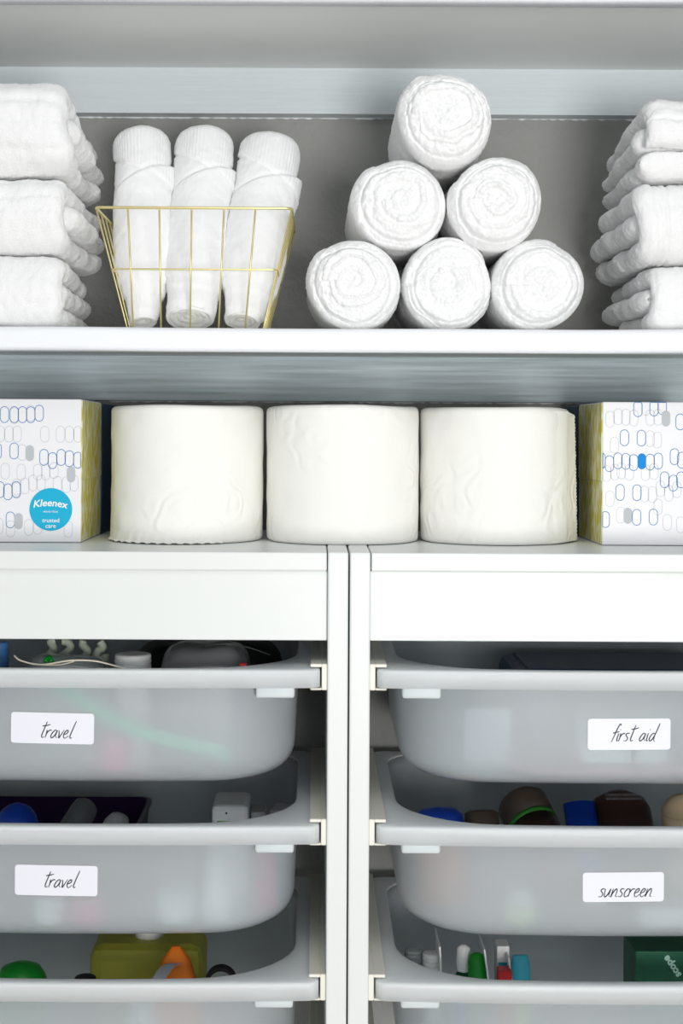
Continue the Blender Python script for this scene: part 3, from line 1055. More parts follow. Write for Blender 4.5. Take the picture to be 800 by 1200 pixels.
rw = 0.0267
zb = Z_SH + 0.0155
washcloth('white rolled washcloth in the gold basket, leaning against the side next to the folded stack', (fx(167, 1.318), 1.318, zb), (fx(165, 1.405), 1.405, E + 0.302), rw * 1.04, 3, -0.1, 0.62)
washcloth('white rolled washcloth in the middle of the gold basket', (fx(222, 1.316), 1.316, zb), (fx(239, 1.405), 1.405, E + 0.303), rw * 1.04, 9, 0.15, 0.96)
washcloth('white rolled washcloth in the gold basket, leaning towards the towel pyramid', (fx(283, 1.318), 1.318, zb), (fx(317, 1.405), 1.405, E + 0.297), rw * 1.08, 14, 0.2, 0.72)


# ------------------------------------------------------------------ toilet rolls
def toilet_roll(label, px0, px1, yf, h, seed, flap=None):
    rr = (px1 - px0) / 2 * (yf + 0.07) / F * 0.988
    yc = yf + rr
    cx = ((px0 + px1) / 2 - VX) * (yc - 0.004) / F
    t = thing('toilet_roll', label, 'toilet roll', (cx, yc, ZT), group='toilet rolls on the storage frames')
    n, nz = 160, 60
    th = np.linspace(0, 2 * np.pi, n, endpoint=False)
    prof = [(0.021, 0.0), (rr * 0.5, 0.0), (rr - 0.003, 0.0), (rr - 0.0012, 0.0006), (rr, 0.003)]
    prof += [(rr, z) for z in np.linspace(0.003, h - 0.005, nz)[1:]]
    prof += [(rr - 0.0008, h - 0.0022), (rr - 0.003, h - 0.0006), (rr - 0.006, h), (rr * 0.5, h), (0.021, h)]
    pr = np.array(prof)
    TH, I = np.meshgrid(th, np.arange(len(pr)), indexing='ij')
    RR = pr[I, 0]; ZZ = pr[I, 1]
    G = np.stack([RR * np.cos(TH), RR * np.sin(TH), ZZ], -1)
    w = (RR > rr * 0.9)
    rel = w * (0.0011 * vn(G, 18, seed) + 0.0005 * vn(G, 70, seed + 1))
    G[..., 0] += rel * np.cos(TH); G[..., 1] += rel * np.sin(TH)
    G[..., 2] += w * (ZZ > h * 0.97) * 0.0007 * vn(G * np.array((1, 1, 0)), 20, seed + 2)
    m_ = len(pr)
    f = grid_f(n, m_, True, False)
    f += [((i + 1) % n * m_ + 0, ((i + 1) % n) * m_ + m_ - 1, i * m_ + m_ - 1, i * m_ + 0) for i in range(n)]
    mk('paper', G.reshape(-1, 3), f, M['tissue'], t).rotation_euler = (0, 0, seed * 0.9)
    # cardboard core tube
    v, ff = [], []
    for r_, z_ in ((0.0208, 0.0005), (0.0208, h - 0.0005), (0.0196, h - 0.0005), (0.0196, 0.0005)):
        v += [(r_ * math.cos(a), r_ * math.sin(a), z_) for a in np.linspace(0, 2 * np.pi, 40, endpoint=False)]
    for b in range(4):
        for k in range(40):
            ff.append((b * 40 + k, b * 40 + (k + 1) % 40, ((b + 1) % 4) * 40 + (k + 1) % 40, ((b + 1) % 4) * 40 + k))
    mk('core', v, ff, M['core'], t)
    rnd = random.Random(seed)
    if flap == 'side':      # loose sheet end with a torn perforated edge
        nz_, na, nb_ = 150, 12, 10
        G = np.zeros((na + nb_, nz_, 3))
        a1 = R(-28)
        for j in range(nz_):
            z = 0.001 + (h - 0.004) * j / (nz_ - 1)
            tooth = 0.0013 * (1 if (j // 2) % 2 else -1) * rnd.uniform(0.2, 1) + 0.0005 * math.sin(j * 0.4)
            low = (1 - j / (nz_ - 1))
            for i in range(na):
                ang = R(-66) + (a1 - R(-66)) * i / (na - 1)
                r_ = rr + 0.0016 - 0.0040 * (1 - i / (na - 1)) ** 1.5
                G[i, j] = (r_ * math.cos(ang), r_ * math.sin(ang), z)
            for i in range(nb_):            # leaves the roll on a tangent
                q = (i + 1) / nb_
                ln = (0.0215 + 0.0075 * low) * q + (tooth if i == nb_ - 1 else 0.0)
                G[na + i, j] = ((rr + 0.0016) * math.cos(a1) - math.sin(a1) * ln - 0.0006 * math.sin(q * 3 + low * 2), (rr + 0.0016) * math.sin(a1) + math.cos(a1) * ln, z - 0.003 * q * (j > nz_ - 5))
        na = na + nb_
        mk('loose_sheet', G.reshape(-1, 3), grid_f(na, nz_), M['tissue'], t)
    if flap == 'foot':      # sheet slipped down and splayed at the foot
        na = 60
        v = []
        for i in range(na):
            a = R(-178 + 120 * i / (na - 1))
            k = math.sin(math.pi * i / (na - 1)) ** 0.6
            j = 0.0010 * rnd.uniform(-1, 1)
            for r_, z_ in ((rr - 0.001, 0.013), (rr + 0.0010, 0.007), (rr + 0.0025 * k + j * 0.5, 0.0026), (rr + 0.0062 * k + j, 0.0008)):
                v.append((r_ * math.cos(a), r_ * math.sin(a), z_ + 0.0006 * math.sin(i * 1.7)))
        mk('loose_sheet', v, grid_f(na, 4), M['tissue'], t)
    return t


toilet_roll('white toilet roll beside the carton with the round cyan seal', 130, 309.5, 1.284, 0.1270, 4, 'foot')
toilet_roll('white toilet roll standing between two other toilet rolls', 310.5, 491, 1.280, 0.1275, 8)
toilet_roll('white toilet roll with a torn loose sheet beside its edge', 492, 667.5, 1.284, 0.1265, 12, 'side')


# ------------------------------------------------------------------ tissue cartons
def text_vf(body, size, shear=0.0, offset=0.0, spacing=1.0):
    cu = bpy.data.curves.new('lettering_source', 'FONT')
    cu.body = body
    cu.size = size
    cu.shear = shear
    cu.offset = offset
    cu.space_character = spacing
    cu.align_x = 'CENTER'
    cu.resolution_u = 3
    o = bpy.data.objects.new('lettering_source', cu)
    COL.objects.link(o)
    dg = bpy.context.evaluated_depsgraph_get()
    dg.update()
    me = bpy.data.meshes.new_from_object(o.evaluated_get(dg))
    v = [tuple(p.co) for p in me.vertices]
    f = [tuple(p.vertices) for p in me.polygons]
    bpy.data.objects.remove(o)
    bpy.data.curves.remove(cu)
    bpy.data.meshes.remove(me)
    return v, f


BD = 1.298
BXW, BXD, BXH = 0.113, 0.116, 0.132


def tissue_carton(label, xe, side, capsules, seal):
    """side=+1: the yellow printed side looks to +x. local origin: bottom centre of the front face"""
    cx = xe - side * BXW / 2
    t = thing('tissue_carton', label, 'tissue box', (cx, BD, ZT))
    bw = BXW / 2
    mk('carton', *box_vf(-bw, bw, 0, BXD, 0, BXH, 0.0009, 2), M['carton'], t, False)
    for s in (-1, 1):
        a, b = (bw - 0.0001, bw + 0.0004) if s > 0 else (-bw - 0.0004, -bw + 0.0001)
        sp = mk('side_flap', *box_vf(a, b, 0.0012, BXD - 0.001, 0.0012, 0.0585), M['yellow_side'], t, False)
        sp['label'] = 'yellow dash printed lower side flap'
        a, b = (bw - 0.0001, bw + 0.0009) if s > 0 else (-bw - 0.0009, -bw + 0.0001)
        sp = mk('side_flap', *box_vf(a, b, 0.0016, BXD - 0.001, 0.0590, BXH - 0.0012), M['yellow_side'], t, False)
        sp['label'] = 'yellow dash printed upper side flap'
    # oval opening on the lid
    mk('opening_film', [(0.035 * math.cos(a), BXD / 2 + 0.022 * math.sin(a), BXH + 0.0002) for a in np.linspace(0, 2 * math.pi, 40, endpoint=False)],
       [tuple(range(40))], M['p_sgrey'], t, False)
    k = BD / F
    cw, chh = 9.9 * k, 18.8 * k
    mats = {'b': 'p_blue', 'g': 'p_grey', 'B': 'p_solid', 'G': 'p_sgrey'}
    for (px, py, kind) in capsules:
        x = (px - VX) * k - cx
        z = E + (VY - py) * k - ZT
        if z > BXH + 0.004 or z < 0.004 or abs(x) > bw + 0.003:
            continue
        y = {'g': -0.00016, 'b': -0.00022}.get(kind, -0.00028)
        pts = capsule(x, z, cw, chh, y, 8)
        pts = [(min(max(q[0], -bw + 0.0003), bw - 0.0003), q[1], min(max(q[2], 0.0003), BXH - 0.0003)) for q in pts]
        if kind in 'bg':
            mk('printed_outline', *ribbon_vf(pts, 0.00042 if kind == 'g' else 0.00056, True), M[mats[kind]], t, False)
        else:
            mk('printed_capsule', pts, [tuple(range(len(pts)))], M[mats[kind]], t, False)
    if seal:
        sx = (60.0 - VX) * k - cx
        sz = E + (VY - 598.5) * k - ZT
        sr = 25.0 * k
        v = [(sx + sr * math.cos(a), y, sz + sr * math.sin(a)) for y in (-0.0001, -0.0005) for a in np.linspace(0, 2 * math.pi, 72, endpoint=False)]
        f = [(i, (i + 1) % 72, 72 + (i + 1) % 72, 72 + i) for i in range(72)] + [tuple(range(72, 144))]
        s_o = mk('round_seal', v, f, M['p_cyan'], t, False)
        s_o['label'] = 'round cyan seal with white lettering'
        mb = MB()
        for body, size, shear, off, wd_px, cxp, cyp, rise in (('Kleenex', 11.5, 0.18, 0.22, 40.5, 60, 597.5, 0.06), ('BRAND TISSUE', 3.6, 0, 0.02, 17, 60, 602, 0), ('trusted', 6.4, 0, 0.04, 20, 60, 613.5, 0), ('care', 6.4, 0, 0.04, 12, 60, 620, 0)):
            v, f = text_vf(body, size, shear, off * 0.9)
            va = np.array(v)
            va[:, 0] -= (va[:, 0].max() + va[:, 0].min()) / 2
            sc_ = wd_px / (va[:, 0].max() - va[:, 0].min())
            X = va[:, 0] * sc_
            Y = va[:, 1] * (sc_ if body != 'Kleenex' else 1.0)
            if body == 'Kleenex':
                Y = Y + rise * 0 + 3.0 - 0.010 * X ** 2 * 0.6 - 0.03 * X
            vv = [(sx + x * k, -0.0008, E + (VY - cyp + y) * k - ZT) for x, y in zip(X, Y)]
            mb.add(vv, f)
        mb.build('lettering', M['p_white'], s_o, False)
    return t


def crop(lst, ox):
    return [(ox + x / 5.714, 450 + y / 5.714, kd) for x, y, kd in lst]


capL = ([(x, 215, 'b') for x in (30, 95, 150, 205)] + [(262, 205, 'b')] + [(95, 222, 'g'), (205, 205, 'g')] +
        [(x, 345, 'g') for x in (2, 60, 115, 300, 405, 465, 522)] + [(95, 458, 'b'), (-18, 460, 'b'), (150, 468, 'g'), (200, 472, 'G')] +
        [(295, 500, 'b'), (352, 522, 'b'), (410, 500, 'b'), (465, 508, 'b'), (522, 518, 'b')] +
        [(36, 594, 'g'), (143, 600, 'g'), (254, 600, 'g'), (308, 598, 'g'), (362, 588, 'g'), (477, 613, 'G')] +
        [(x, y, 'g') for x, y in ((168, 692), (222, 672), (276, 672), (386, 680), (446, 682), (497, 672), (112, 700))] +
        [(2, 718, 'b'), (55, 732, 'b'), (110, 716, 'b'), (112, 722, 'g')] +
        [(72, 920, 'b'), (127, 928, 'G'), (74, 980, 'g'), (-5, 962, 'g'), (196, 970, 'g'), (256, 962, 'g'), (460, 980, 'g'), (170, 60, 'B'), (282, 50, 'b')])
capL += [(x, y, kd) for x, y, kd in ((-80, 215, 'b'), (-140, 230, 'b'), (-60, 345, 'g'), (-120, 350, 'g'), (-90, 470, 'G'), (-60, 600, 'g'), (-120, 610, 'b'), (-180, 600, 'b'), (-60, 730, 'b'), (-130, 740, 'g'), (-80, 930, 'g'), (-150, 920, 'b'))]
capR = ([(497, 155, 'b'), (605, 150, 'b'), (660, 140, 'b'), (550, 145, 'g')] + [(x, y, 'g') for x, y in ((310, 226), (365, 210), (417, 212), (470, 218), (580, 215), (632, 212))] +
        [(685, 220, 'G'), (780, 242, 'b')] + [(408, 350, 'b'), (521, 352, 'b'), (580, 355, 'g'), (628, 365, 'g'), (341, 400, 'g')] +
        [(x, y, 'b') for x, y in ((252, 505), (308, 524), (365, 505), (418, 508), (470, 516), (580, 512), (635, 505), (743, 475), (792, 498), (678, 630), (736, 652), (787, 630), (380, 716), (493, 718), (492, 882), (604, 880), (282, 898))] +
        [(525, 507, 'B'), (433, 872, 'G')] +
        [(x, y, 'g') for x, y in ((290, 590), (345, 580), (387, 572), (441, 582), (550, 582), (606, 575), (545, 726), (597, 730), (650, 690), (707, 720), (760, 696), (312, 760), (635, 812), (385, 868), (697, 915), (787, 930))])
capR += [(x, y, kd) for x, y, kd in ((850, 240, 'b'), (900, 350, 'g'), (850, 510, 'b'), (860, 690, 'g'), (870, 880, 'b'))]
tissue_carton('white tissue carton with capsule print and a round cyan seal', (95.0 - VX) * BD / F, 1, crop(capL, 0), True)
tissue_carton('white tissue carton with blue capsule print and no seal', (706.0 - VX) * BD / F, -1, crop(capR, 660), False)


def blue_carton(label, xe, side):
    cx = xe - side * 0.055
    t = thing('tissue_carton', label, 'tissue box', (cx, BD + BXD + 0.003, ZT))
    mk('carton', *box_vf(-0.055, 0.055, 0, 0.096, 0, 0.1315, 0.0009), M['blue_side'], t, False)
    mk('opening_film', [(0.033 * math.cos(a), 0.048 + 0.02 * math.sin(a), 0.1317) for a in np.linspace(0, 2 * math.pi, 40, endpoint=False)], [tuple(range(40))], M['p_sgrey'], t, False)
    return t


blue_carton('dark blue tissue carton hidden behind the carton with the cyan seal', (95.0 - VX) * BD / F + 0.0012, 1)
blue_carton('dark blue tissue carton behind the carton without a seal', (706.0 - VX) * BD / F - 0.0012, -1)
# ------------------------------------------------------------------ contents of the bins
def c_mat(name, rgb, rough=0.4, **k):
    if name not in M:
        M[name] = mat(name, rgb, rough, 0.4, **k)
    return M[name]


NAVY = c_mat('navy_plastic', (16, 40, 74), 0.35)
BLACK = c_mat('black_nylon', (26, 26, 28), 0.6)
GREYN = c_mat('grey_nylon', (92, 90, 90), 0.5)
WHITEP = c_mat('white_plastic', (236, 236, 234), 0.4)
MINT = c_mat('mint_plastic', (60, 210, 158), 0.5)
SAGE = c_mat('sage_plastic', (196, 206, 184), 0.5)
CREAM = c_mat('cream_strip', (238, 226, 206), 0.5)
RED = c_mat('red_plastic', (196, 26, 34), 0.4)
PINK = c_mat('pink_plastic', (240, 88, 150), 0.5)
TEAL = c_mat('teal_carton', (70, 176, 196), 0.5)
PURPLE = c_mat('purple_plastic', (52, 22, 74), 0.4)
BLUE = c_mat('blue_plastic', (16, 66, 176), 0.35)
TAN = c_mat('tan_plastic', (206, 182, 146), 0.4)
BROWN = c_mat('dark_brown_plastic', (56, 36, 28), 0.35)
MAROON = c_mat('maroon_plastic', (92, 34, 26), 0.35)
GREEN = c_mat('green_plastic', (12, 132, 36), 0.35)
DKGREEN = c_mat('dark_green_carton', (12, 84, 56), 0.4, vary=((60, 60, 60), 0.5))
OLIVE = c_mat('olive_plastic', (176, 172, 62), 0.45)
ORANGE = c_mat('orange_nylon', (228, 120, 26), 0.6)
GREYZ = c_mat('grey_webbing', (150, 152, 158), 0.6)
LIME = c_mat('lime_plastic', (168, 204, 72), 0.4)
LBLUE = c_mat('light_blue_plastic', (70, 116, 170), 0.4)
CLEAR = film_mat('clear_film', (225, 230, 230), 0.72)
SMOKE = film_mat('smoky_film', (170, 172, 174), 0.55)


def fz(i):
    """height of the inner bottom of bin row i"""
    return ZR0 - i * PITCH - BH + 0.0024


def zrow(row, d):
    return E + (VY - row) * d / F


def pxx(px, d):
    return (px - VX) * d / F


def bottle(name, label, cat, i, px, row, d, r, mb_, mc, cap_h=0.016, cap_r=0.62, dome=False, z0=None):
    """upright bottle standing on the bin bottom, its top at an image row"""
    z0 = fz(i) if z0 is None else z0
    h = zrow(row, d) - z0
    t = thing(name, label, cat, (pxx(px, d), d, z0))
    b = h - cap_h
    mk('body', *lathe_vf([(r * 0.86, 0), (r * 0.97, 0.0012), (r, 0.004), (r, b * 0.80), (r * 0.95, b * 0.88), (r * cap_r * 1.02, b * 0.97), (r * cap_r * 0.9, b)], 28), mb_, t)
    cr = r * cap_r
    if dome:
        pr = [(cr, b * 0.985)] + [(cr * math.cos(a), b + cap_h * math.sin(a)) for a in np.linspace(0, math.pi / 2, 8)]
    else:
        pr = [(cr, b * 0.985), (cr, b + cap_h * 0.25), (cr * 0.955, b + cap_h * 0.28), (cr * 0.955, b + cap_h * 0.36), (cr, b + cap_h * 0.39), (cr, b + cap_h * 0.62),
              (cr * 0.955, b + cap_h * 0.65), (cr * 0.955, b + cap_h * 0.72), (cr, b + cap_h * 0.75), (cr * 0.97, b + cap_h * 0.95), (cr * 0.9, b + cap_h), (cr * 0.4, b + cap_h)]
    mk('cap', *lathe_vf(pr, 28), mc, t)
    return t


def lean(name, label, cat, A, B, parts):
    """thing along an axis A->B (world points, A at the bottom); parts: (name, [(r, t)], material, flatten)"""
    A = Vector(A); B = Vector(B)
    ax = (B - A); L = ax.length; ax.normalize()
    t = thing(name, label, cat)
    xa = Vector((1, 0, 0)) - ax * ax.x
    xa.normalize()
    m = Matrix((xa, ax.cross(xa), ax)).transposed().to_4x4()
    m.translation = A
    t.matrix_world = m
    for nm, prof, mm, flat in parts:
        v, f = lathe_vf([(r, q * L) for r, q in prof], 28)
        v = [(x, y * flat, z) for x, y, z in v]
        mk(nm, v, f, mm, t)
    return t


def carton(name, label, cat, i, px0, px1, row, d, dep, m, rz=0.0, r=0.0012, z0=None, panel=None):
    """upright box on the bin bottom; front face between two image columns at depth d, top at an image row"""
    z0 = fz(i) if z0 is None else z0
    xa, xb = pxx(px0, d), pxx(px1, d)
    h = zrow(row, d) - z0
    w = xb - xa
    t = thing(name, label, cat, ((xa + xb) / 2, d, z0), (0, 0, rz))
    mk('carton' if cat == 'box' else 'body', *box_vf(-w / 2, w / 2, 0, dep, 0, h, r), m, t, False)
    if panel:
        mm, a, b, c, e = panel
        mk('printed_panel', *box_vf(-w / 2 + w * a, -w / 2 + w * b, -0.0005, 0.0002, h * c, h * e), mm, t, False)
    return t


def pouch(name, label, cat, i, px0, px1, row, d, dep, m, seed, r=0.6, z0=None, parts=()):
    """soft pillow shaped pouch resting on the bin bottom"""
    z0 = fz(i) if z0 is None else z0
    xa, xb = pxx(px0, d), pxx(px1, d)
    h = zrow(row, d) - z0
    w = (xb - xa) / 2
    t = thing(name, label, cat, ((xa + xb) / 2, d + dep / 2, z0))
    nu, nv = 40, 20
    G = np.zeros((nu, nv, 3))
    for a in range(nu):
        for b in range(nv):
            A = 2 * math.pi * a / nu
            Bv = math.pi * b / (nv - 1) - math.pi / 2
            sg = lambda q, e: math.copysign(abs(q) ** e, q)
            G[a, b] = (w * sg(math.cos(A), r) * abs(math.cos(Bv)) ** 0.45, dep / 2 * sg(math.sin(A), r) * abs(math.cos(Bv)) ** 0.45, h / 2 + h / 2 * sg(math.sin(Bv), 0.6))
    G += (grid_normals(G, True, False) * (0.0022 * vn(G, 55, seed) + 0.001 * vn(G, 140, seed + 1))[..., None])
    G[..., 2] = np.clip(G[..., 2], 0, h + 0.003)
    mk('fabric', G.reshape(-1, 3), grid_f(nu, nv, True, False), m, t)
    for nm, pts, rad, mm in parts:          # trimmings given as pixel points (px, row, depth)
        loc = np.array(((xa + xb) / 2, d + dep / 2, z0))
        mk(nm, *tube_vf([P(*q) - loc for q in spline(pts, 5)], rad, 6), mm, t)
    return t


# --- travel bin under the front rail
bottle('travel_bottle', 'dark blue travel bottle in the upper travel bin', 'bottle', 0, -2, 754, 1.275, 0.013, NAVY, LBLUE, 0.020, 0.8)
bottle('cream_jar', 'small jar with a white ribbed lid in the upper travel bin', 'jar', 0, 157, 767, 1.262, 0.0172, CREAM, WHITEP, 0.013, 0.96)
pouch('black_pouch', 'black nylon pouch with pale piping at the back of the upper travel bin', 'pouch', 0, 150, 334, 756, 1.345, 0.10, BLACK, 3,
      parts=[('piping', [(228, 756, 1.337), (250, 761, 1.334), (290, 771, 1.331)], 0.0005, GREYZ), ('piping', [(272, 755, 1.337), (295, 760, 1.335), (318, 768, 1.333)], 0.0005, GREYZ)])
pouch('toiletry_pouch', 'smoky clear toiletry pouch with a red zip pull in the upper travel bin', 'pouch', 0, 182, 296, 762, 1.235, 0.085, SMOKE, 7,
      parts=[('zip_pull', [(282, 781, 1.226), (290, 781, 1.226)], 0.0028, RED)])
pouch('grey_kit', 'grey folded nylon kit inside the smoky clear pouch', 'pouch', 0, 188, 280, 768, 1.25, 0.05, GREYN, 9)
pouch('zip_bag', 'clear zip bag under a cream strip in the upper travel bin', 'bag', 0, 20, 124, 774, 1.226, 0.05, CLEAR, 13,
      parts=[('green_tag', [(54, 777, 1.228), (58, 772, 1.232), (62, 777, 1.228)], 0.0022, GREEN)])
t = thing('cream_strip', 'thin cream strip lying on the clear zip bag', 'strip', P(84, 778, 1.222))
mk('strip', *tube_vf([P(*q) - P(84, 778, 1.222) for q in spline([(18, 770, 1.232), (26, 776, 1.226), (50, 780.5, 1.222), (84, 775.5, 1.222), (112, 776, 1.222), (134, 781, 1.220), (152, 786, 1.218)], 6)], 0.0008, 6), CREAM, t)
mk('strip_fold', *tube_vf([P(*q) - P(84, 778, 1.222) for q in spline([(50, 781, 1.222), (72, 780.5, 1.221), (88, 776.5, 1.2215)], 6)], 0.0006, 6), CREAM, t)
# hooked sage rack: two facing pairs of prongs on a stem
t = thing('hook_rack', 'pale sage plastic rack with curled prongs in the upper travel bin', 'rack', (pxx(88, 1.30), 1.30, fz(0)))
mb_o = np.array((pxx(88, 1.30), 1.30, fz(0)))
zlow = fz(0)
mk('stem', *box_vf(pxx(52, 1.30) - mb_o[0], pxx(127, 1.30) - mb_o[0], -0.002, 0.002, 0, zrow(770, 1.30) - zlow, 0.001), SAGE, t, False)
for pts in ([(54, 772), (60, 768), (64, 760), (60, 754), (66, 752)], [(68, 772), (76, 768), (84, 760), (80, 754), (74, 753)],
            [(100, 772), (104, 764), (98, 757), (99, 752)], [(112, 773), (116, 764), (122, 760), (118, 753)], [(125, 776), (125, 768)]):
    mk('prong', *tube_vf([P(a, b, 1.30) - mb_o for a, b in spline([(p[0], p[1]) for p in pts], 5)], 0.0036, 8), SAGE, t)
# mint strap bowed along the inside of the bin front
t = thing('mint_strap', 'mint green strap bowed along the front of the upper travel bin', 'strap', P(250, 905, 1.22))
ref = P(250, 905, 1.22)
st = []
for a, b in spline([(70, 802), (100, 822), (150, 850), (205, 868), (240, 876), (268, 886)], 8):
    p = P(a, b, 1.212)
    p[1] = YF + bin_front(p[0] - (XL0 + XL1) / 2, p[2] - ZR0) + 0.0048 + 0.004 * max(0, (a - 225) / 45)
    st.append(p)
v = []
for p in st:
    for a in np.linspace(0, 2 * np.pi, 8, endpoint=False):
        v.append(p - ref + np.array((0.0015 * math.cos(a), 0.0013 * math.cos(a), 0.0068 * math.sin(a))))
mk('strap', v, grid_f(len(st), 8, False, True), MINT, t)
bottle('pink_pot', 'small pink pot low in the upper travel bin', 'jar', 0, 137, 862, 1.224, 0.014, PINK, PINK, 0.012, 0.9, z0=fz(0) + 0.011)

# --- travel bin below, with the purple tray
ty0, ty1 = 1.275, 1.425
tx0, tx1 = pxx(-40, 1.42), pxx(178, 1.42)
tz1 = zrow(936.5, 1.42)
t = thing('purple_tray', 'dark purple open tray inside the lower travel bin', 'tray', ((tx0 + tx1) / 2, (ty0 + ty1) / 2, fz(1)))
w_, l_, h_ = (tx1 - tx0) / 2, (ty1 - ty0) / 2, tz1 - fz(1)
rings = []
for ins, z in ((0.008, 0.0), (0.004, 0.003), (0.0, h_ - 0.003), (-0.0022, h_ - 0.003), (-0.0022, h_), (0.002, h_), (0.006, 0.0045), (0.010, 0.003)):
    ww, ll, rr = w_ - ins, l_ - ins, 0.014
    ring = []
    for cx_, cy_, a0 in ((ww - rr, ll - rr, 0), (-ww + rr, ll - rr, 90), (-ww + rr, -ll + rr, 180), (ww - rr, -ll + rr, 270)):
        ring += [(cx_ + rr * math.cos(R(a)), cy_ + rr * math.sin(R(a)), z) for a in np.linspace(a0, a0 + 90, 6)]
    rings.append(ring)
n_ = len(rings[0])
f = grid_f(len(rings), n_, False, True) + [tuple(reversed(range(n_))), tuple((len(rings) - 1) * n_ + k for k in range(n_))]
mk('tub', [p for r_ in rings for p in r_], [tuple(reversed(q)) for q in f], PURPLE, t)
tzf = fz(1) + 0.0032
bottle('spray_bottle', 'bottle with a bright blue domed cap in the purple tray', 'bottle', 1, 22, 943, 1.31, 0.0200, BLUE, BLUE, 0.022, 1.0, True, z0=tzf)
lean('clear_bottle', 'clear bottle leaning in the purple tray', 'bottle', (pxx(46, 1.31), 1.312, tzf + 0.012), P(106, 943, 1.375),
     [('body', [(0.011, 0), (0.0135, 0.04), (0.0135, 0.88), (0.0125, 0.96), (0.008, 1.0)], SMOKE, 1.0), ('cap', [(0.006, 0.70), (0.0075, 0.72), (0.0075, 0.95), (0.004, 0.96)], c_mat('pale_green_cap', (150, 176, 156)), 1.0)])
lean('lotion_tube', 'off-white lotion tube with a brown cap in the purple tray', 'tube', (pxx(104, 1.30), 1.30, tzf + 0.018), P(142, 960, 1.37),
     [('body', [(0.007, 0.30), (0.0115, 0.36), (0.0125, 0.9), (0.010, 1.0)], WHITEP, 0.8), ('cap', [(0.008, 0), (0.009, 0.04), (0.009, 0.30)], TAN, 0.9)])
t = carton('plug_adapter', 'white plug adapter block beside the purple tray', 'adapter', 1, 250, 293, 945, 1.305, 0.055, WHITEP, r=0.004)
hh = zrow(945, 1.305) - fz(1)
mk('green_strip', *box_vf(-0.012, 0.007, -0.0006, 0.0005, hh - 0.034, hh - 0.014), c_mat('leaf_green', (104, 176, 72)), t, False)
mk('pin_hole', *box_vf(-0.0042, -0.0026, -0.0004, 0.0004, hh - 0.0075, hh - 0.0058), BLACK, t, False)
carton('grey_carton', 'small grey carton next to the white plug adapter', 'box', 1, 296, 313, 952, 1.325, 0.03, c_mat('pale_grey_carton', (170, 170, 170)))
carton('light_carton', 'pale carton in the curved corner of the lower travel bin', 'box', 1, 317, 338, 950, 1.345, 0.03, c_mat('light_carton', (196, 196, 198)), rz=R(-12))
carton('pink_carton', 'slim pink carton standing in the corner of the lower travel bin', 'box', 1, 306, 324, 1000, 1.240, 0.012, PINK, rz=R(24), z0=fz(1) + 0.014)
carton('teal_carton', 'slim teal carton standing in the corner of the lower travel bin', 'box', 1, 326, 338, 994, 1.262, 0.010, TEAL, rz=R(48), z0=fz(1) + 0.014)
bottle('white_bottle', 'white bottle behind the front wall of the lower travel bin', 'bottle', 1, 257, 1003, 1.229, 0.0135, WHITEP, WHITEP, 0.014, 0.7, z0=fz(1) + 0.011)
bottle('white_tub', 'small white tub low in the lower travel bin', 'jar', 1, 208, 1040, 1.230, 0.018, WHITEP, WHITEP, 0.014, 0.95, z0=fz(1) + 0.011)
bottle('pink_jar', 'small pink jar low in the lower travel bin', 'jar', 1, 106, 1050, 1.224, 0.0145, PINK, PINK, 0.012, 0.95, z0=fz(1) + 0.011)
bottle('white_jar', 'small white jar beside the pink jar', 'jar', 1, 62, 1048, 1.224, 0.014, WHITEP, WHITEP, 0.012, 0.95, z0=fz(1) + 0.011)

# --- third bin of the travel cabinet
lean('green_case', 'bright green rounded soap case in the third bin', 'case', (pxx(28, 1.262), 1.262, fz(2)), (pxx(28, 1.262), 1.262, zrow(1129, 1.262)),
     [('base', [(0.016, 0), (0.021, 0.05), (0.023, 0.45), (0.023, 0.62)], GREEN, 0.9), ('lid', [(0.0236, 0.62), (0.0236, 0.76), (0.022, 0.86), (0.017, 0.95), (0.008, 0.99), (0, 1.0)], GREEN, 0.9)])
t = carton('olive_bottle', 'large squarish olive yellow bottle in the third bin', 'bottle', 2, 106, 240, 1112, 1.325, 0.07, OLIVE, r=0.012)
mk('cap', *lathe_vf([(0.014, zrow(1112, 1.325) - fz(2) - 0.001), (0.014, zrow(1112, 1.325) - fz(2) + 0.009), (0.011, zrow(1112, 1.325) - fz(2) + 0.011)], 24, (0, 0.035, 0)), WHITEP, t)
# tent shaped orange pouch with a grey zip band
oz = fz(2)
oo = np.array((pxx(207, 1.262), 1.262, oz))
t = thing('orange_pouch', 'orange tent shaped pouch with a grey band in the third bin', 'pouch', oo)
oh = zrow(1117, 1.262) - oz
v, ff = [], []
for q, (k, kz) in enumerate(((1.0, 0.0), (1.06, 0.25), (0.95, 0.6), (0.55, 0.88), (0.16, 1.0))):
    for a in np.linspace(0, 2 * np.pi, 24, endpoint=False):
        v.append((0.023 * k * math.copysign(abs(math.cos(a)) ** 0.6, math.cos(a)), 0.016 + 0.016 * k * math.copysign(abs(math.sin(a)) ** 0.6, math.sin(a)), oh * kz))
ff = [(b * 24 + k, b * 24 + (k + 1) % 24, (b + 1) * 24 + (k + 1) % 24, (b + 1) * 24 + k) for b in range(4) for k in range(24)] + [tuple(96 + k for k in range(24))]
mk('fabric', v, ff, ORANGE, t)
bnd = [P(a, b, d_) - oo for a, b, d_ in spline([(184, 1160, 1.254), (190, 1146, 1.254), (199, 1134, 1.260), (207, 1130, 1.264)], 6)]
v = []
for p in bnd:
    for dx_, dy_ in ((-0.006, 0), (0.006, 0), (0.006, 0.0015), (-0.006, 0.0015)):
        v.append(p + np.array((dx_, dy_ - 0.001, 0)))
mk('band', v, grid_f(len(bnd), 4, False, True), GREYZ, t, False)
t = thing('black_cable', 'coiled black cable beside the orange pouch', 'cable', (pxx(262, 1.272), 1.272, fz(2)))
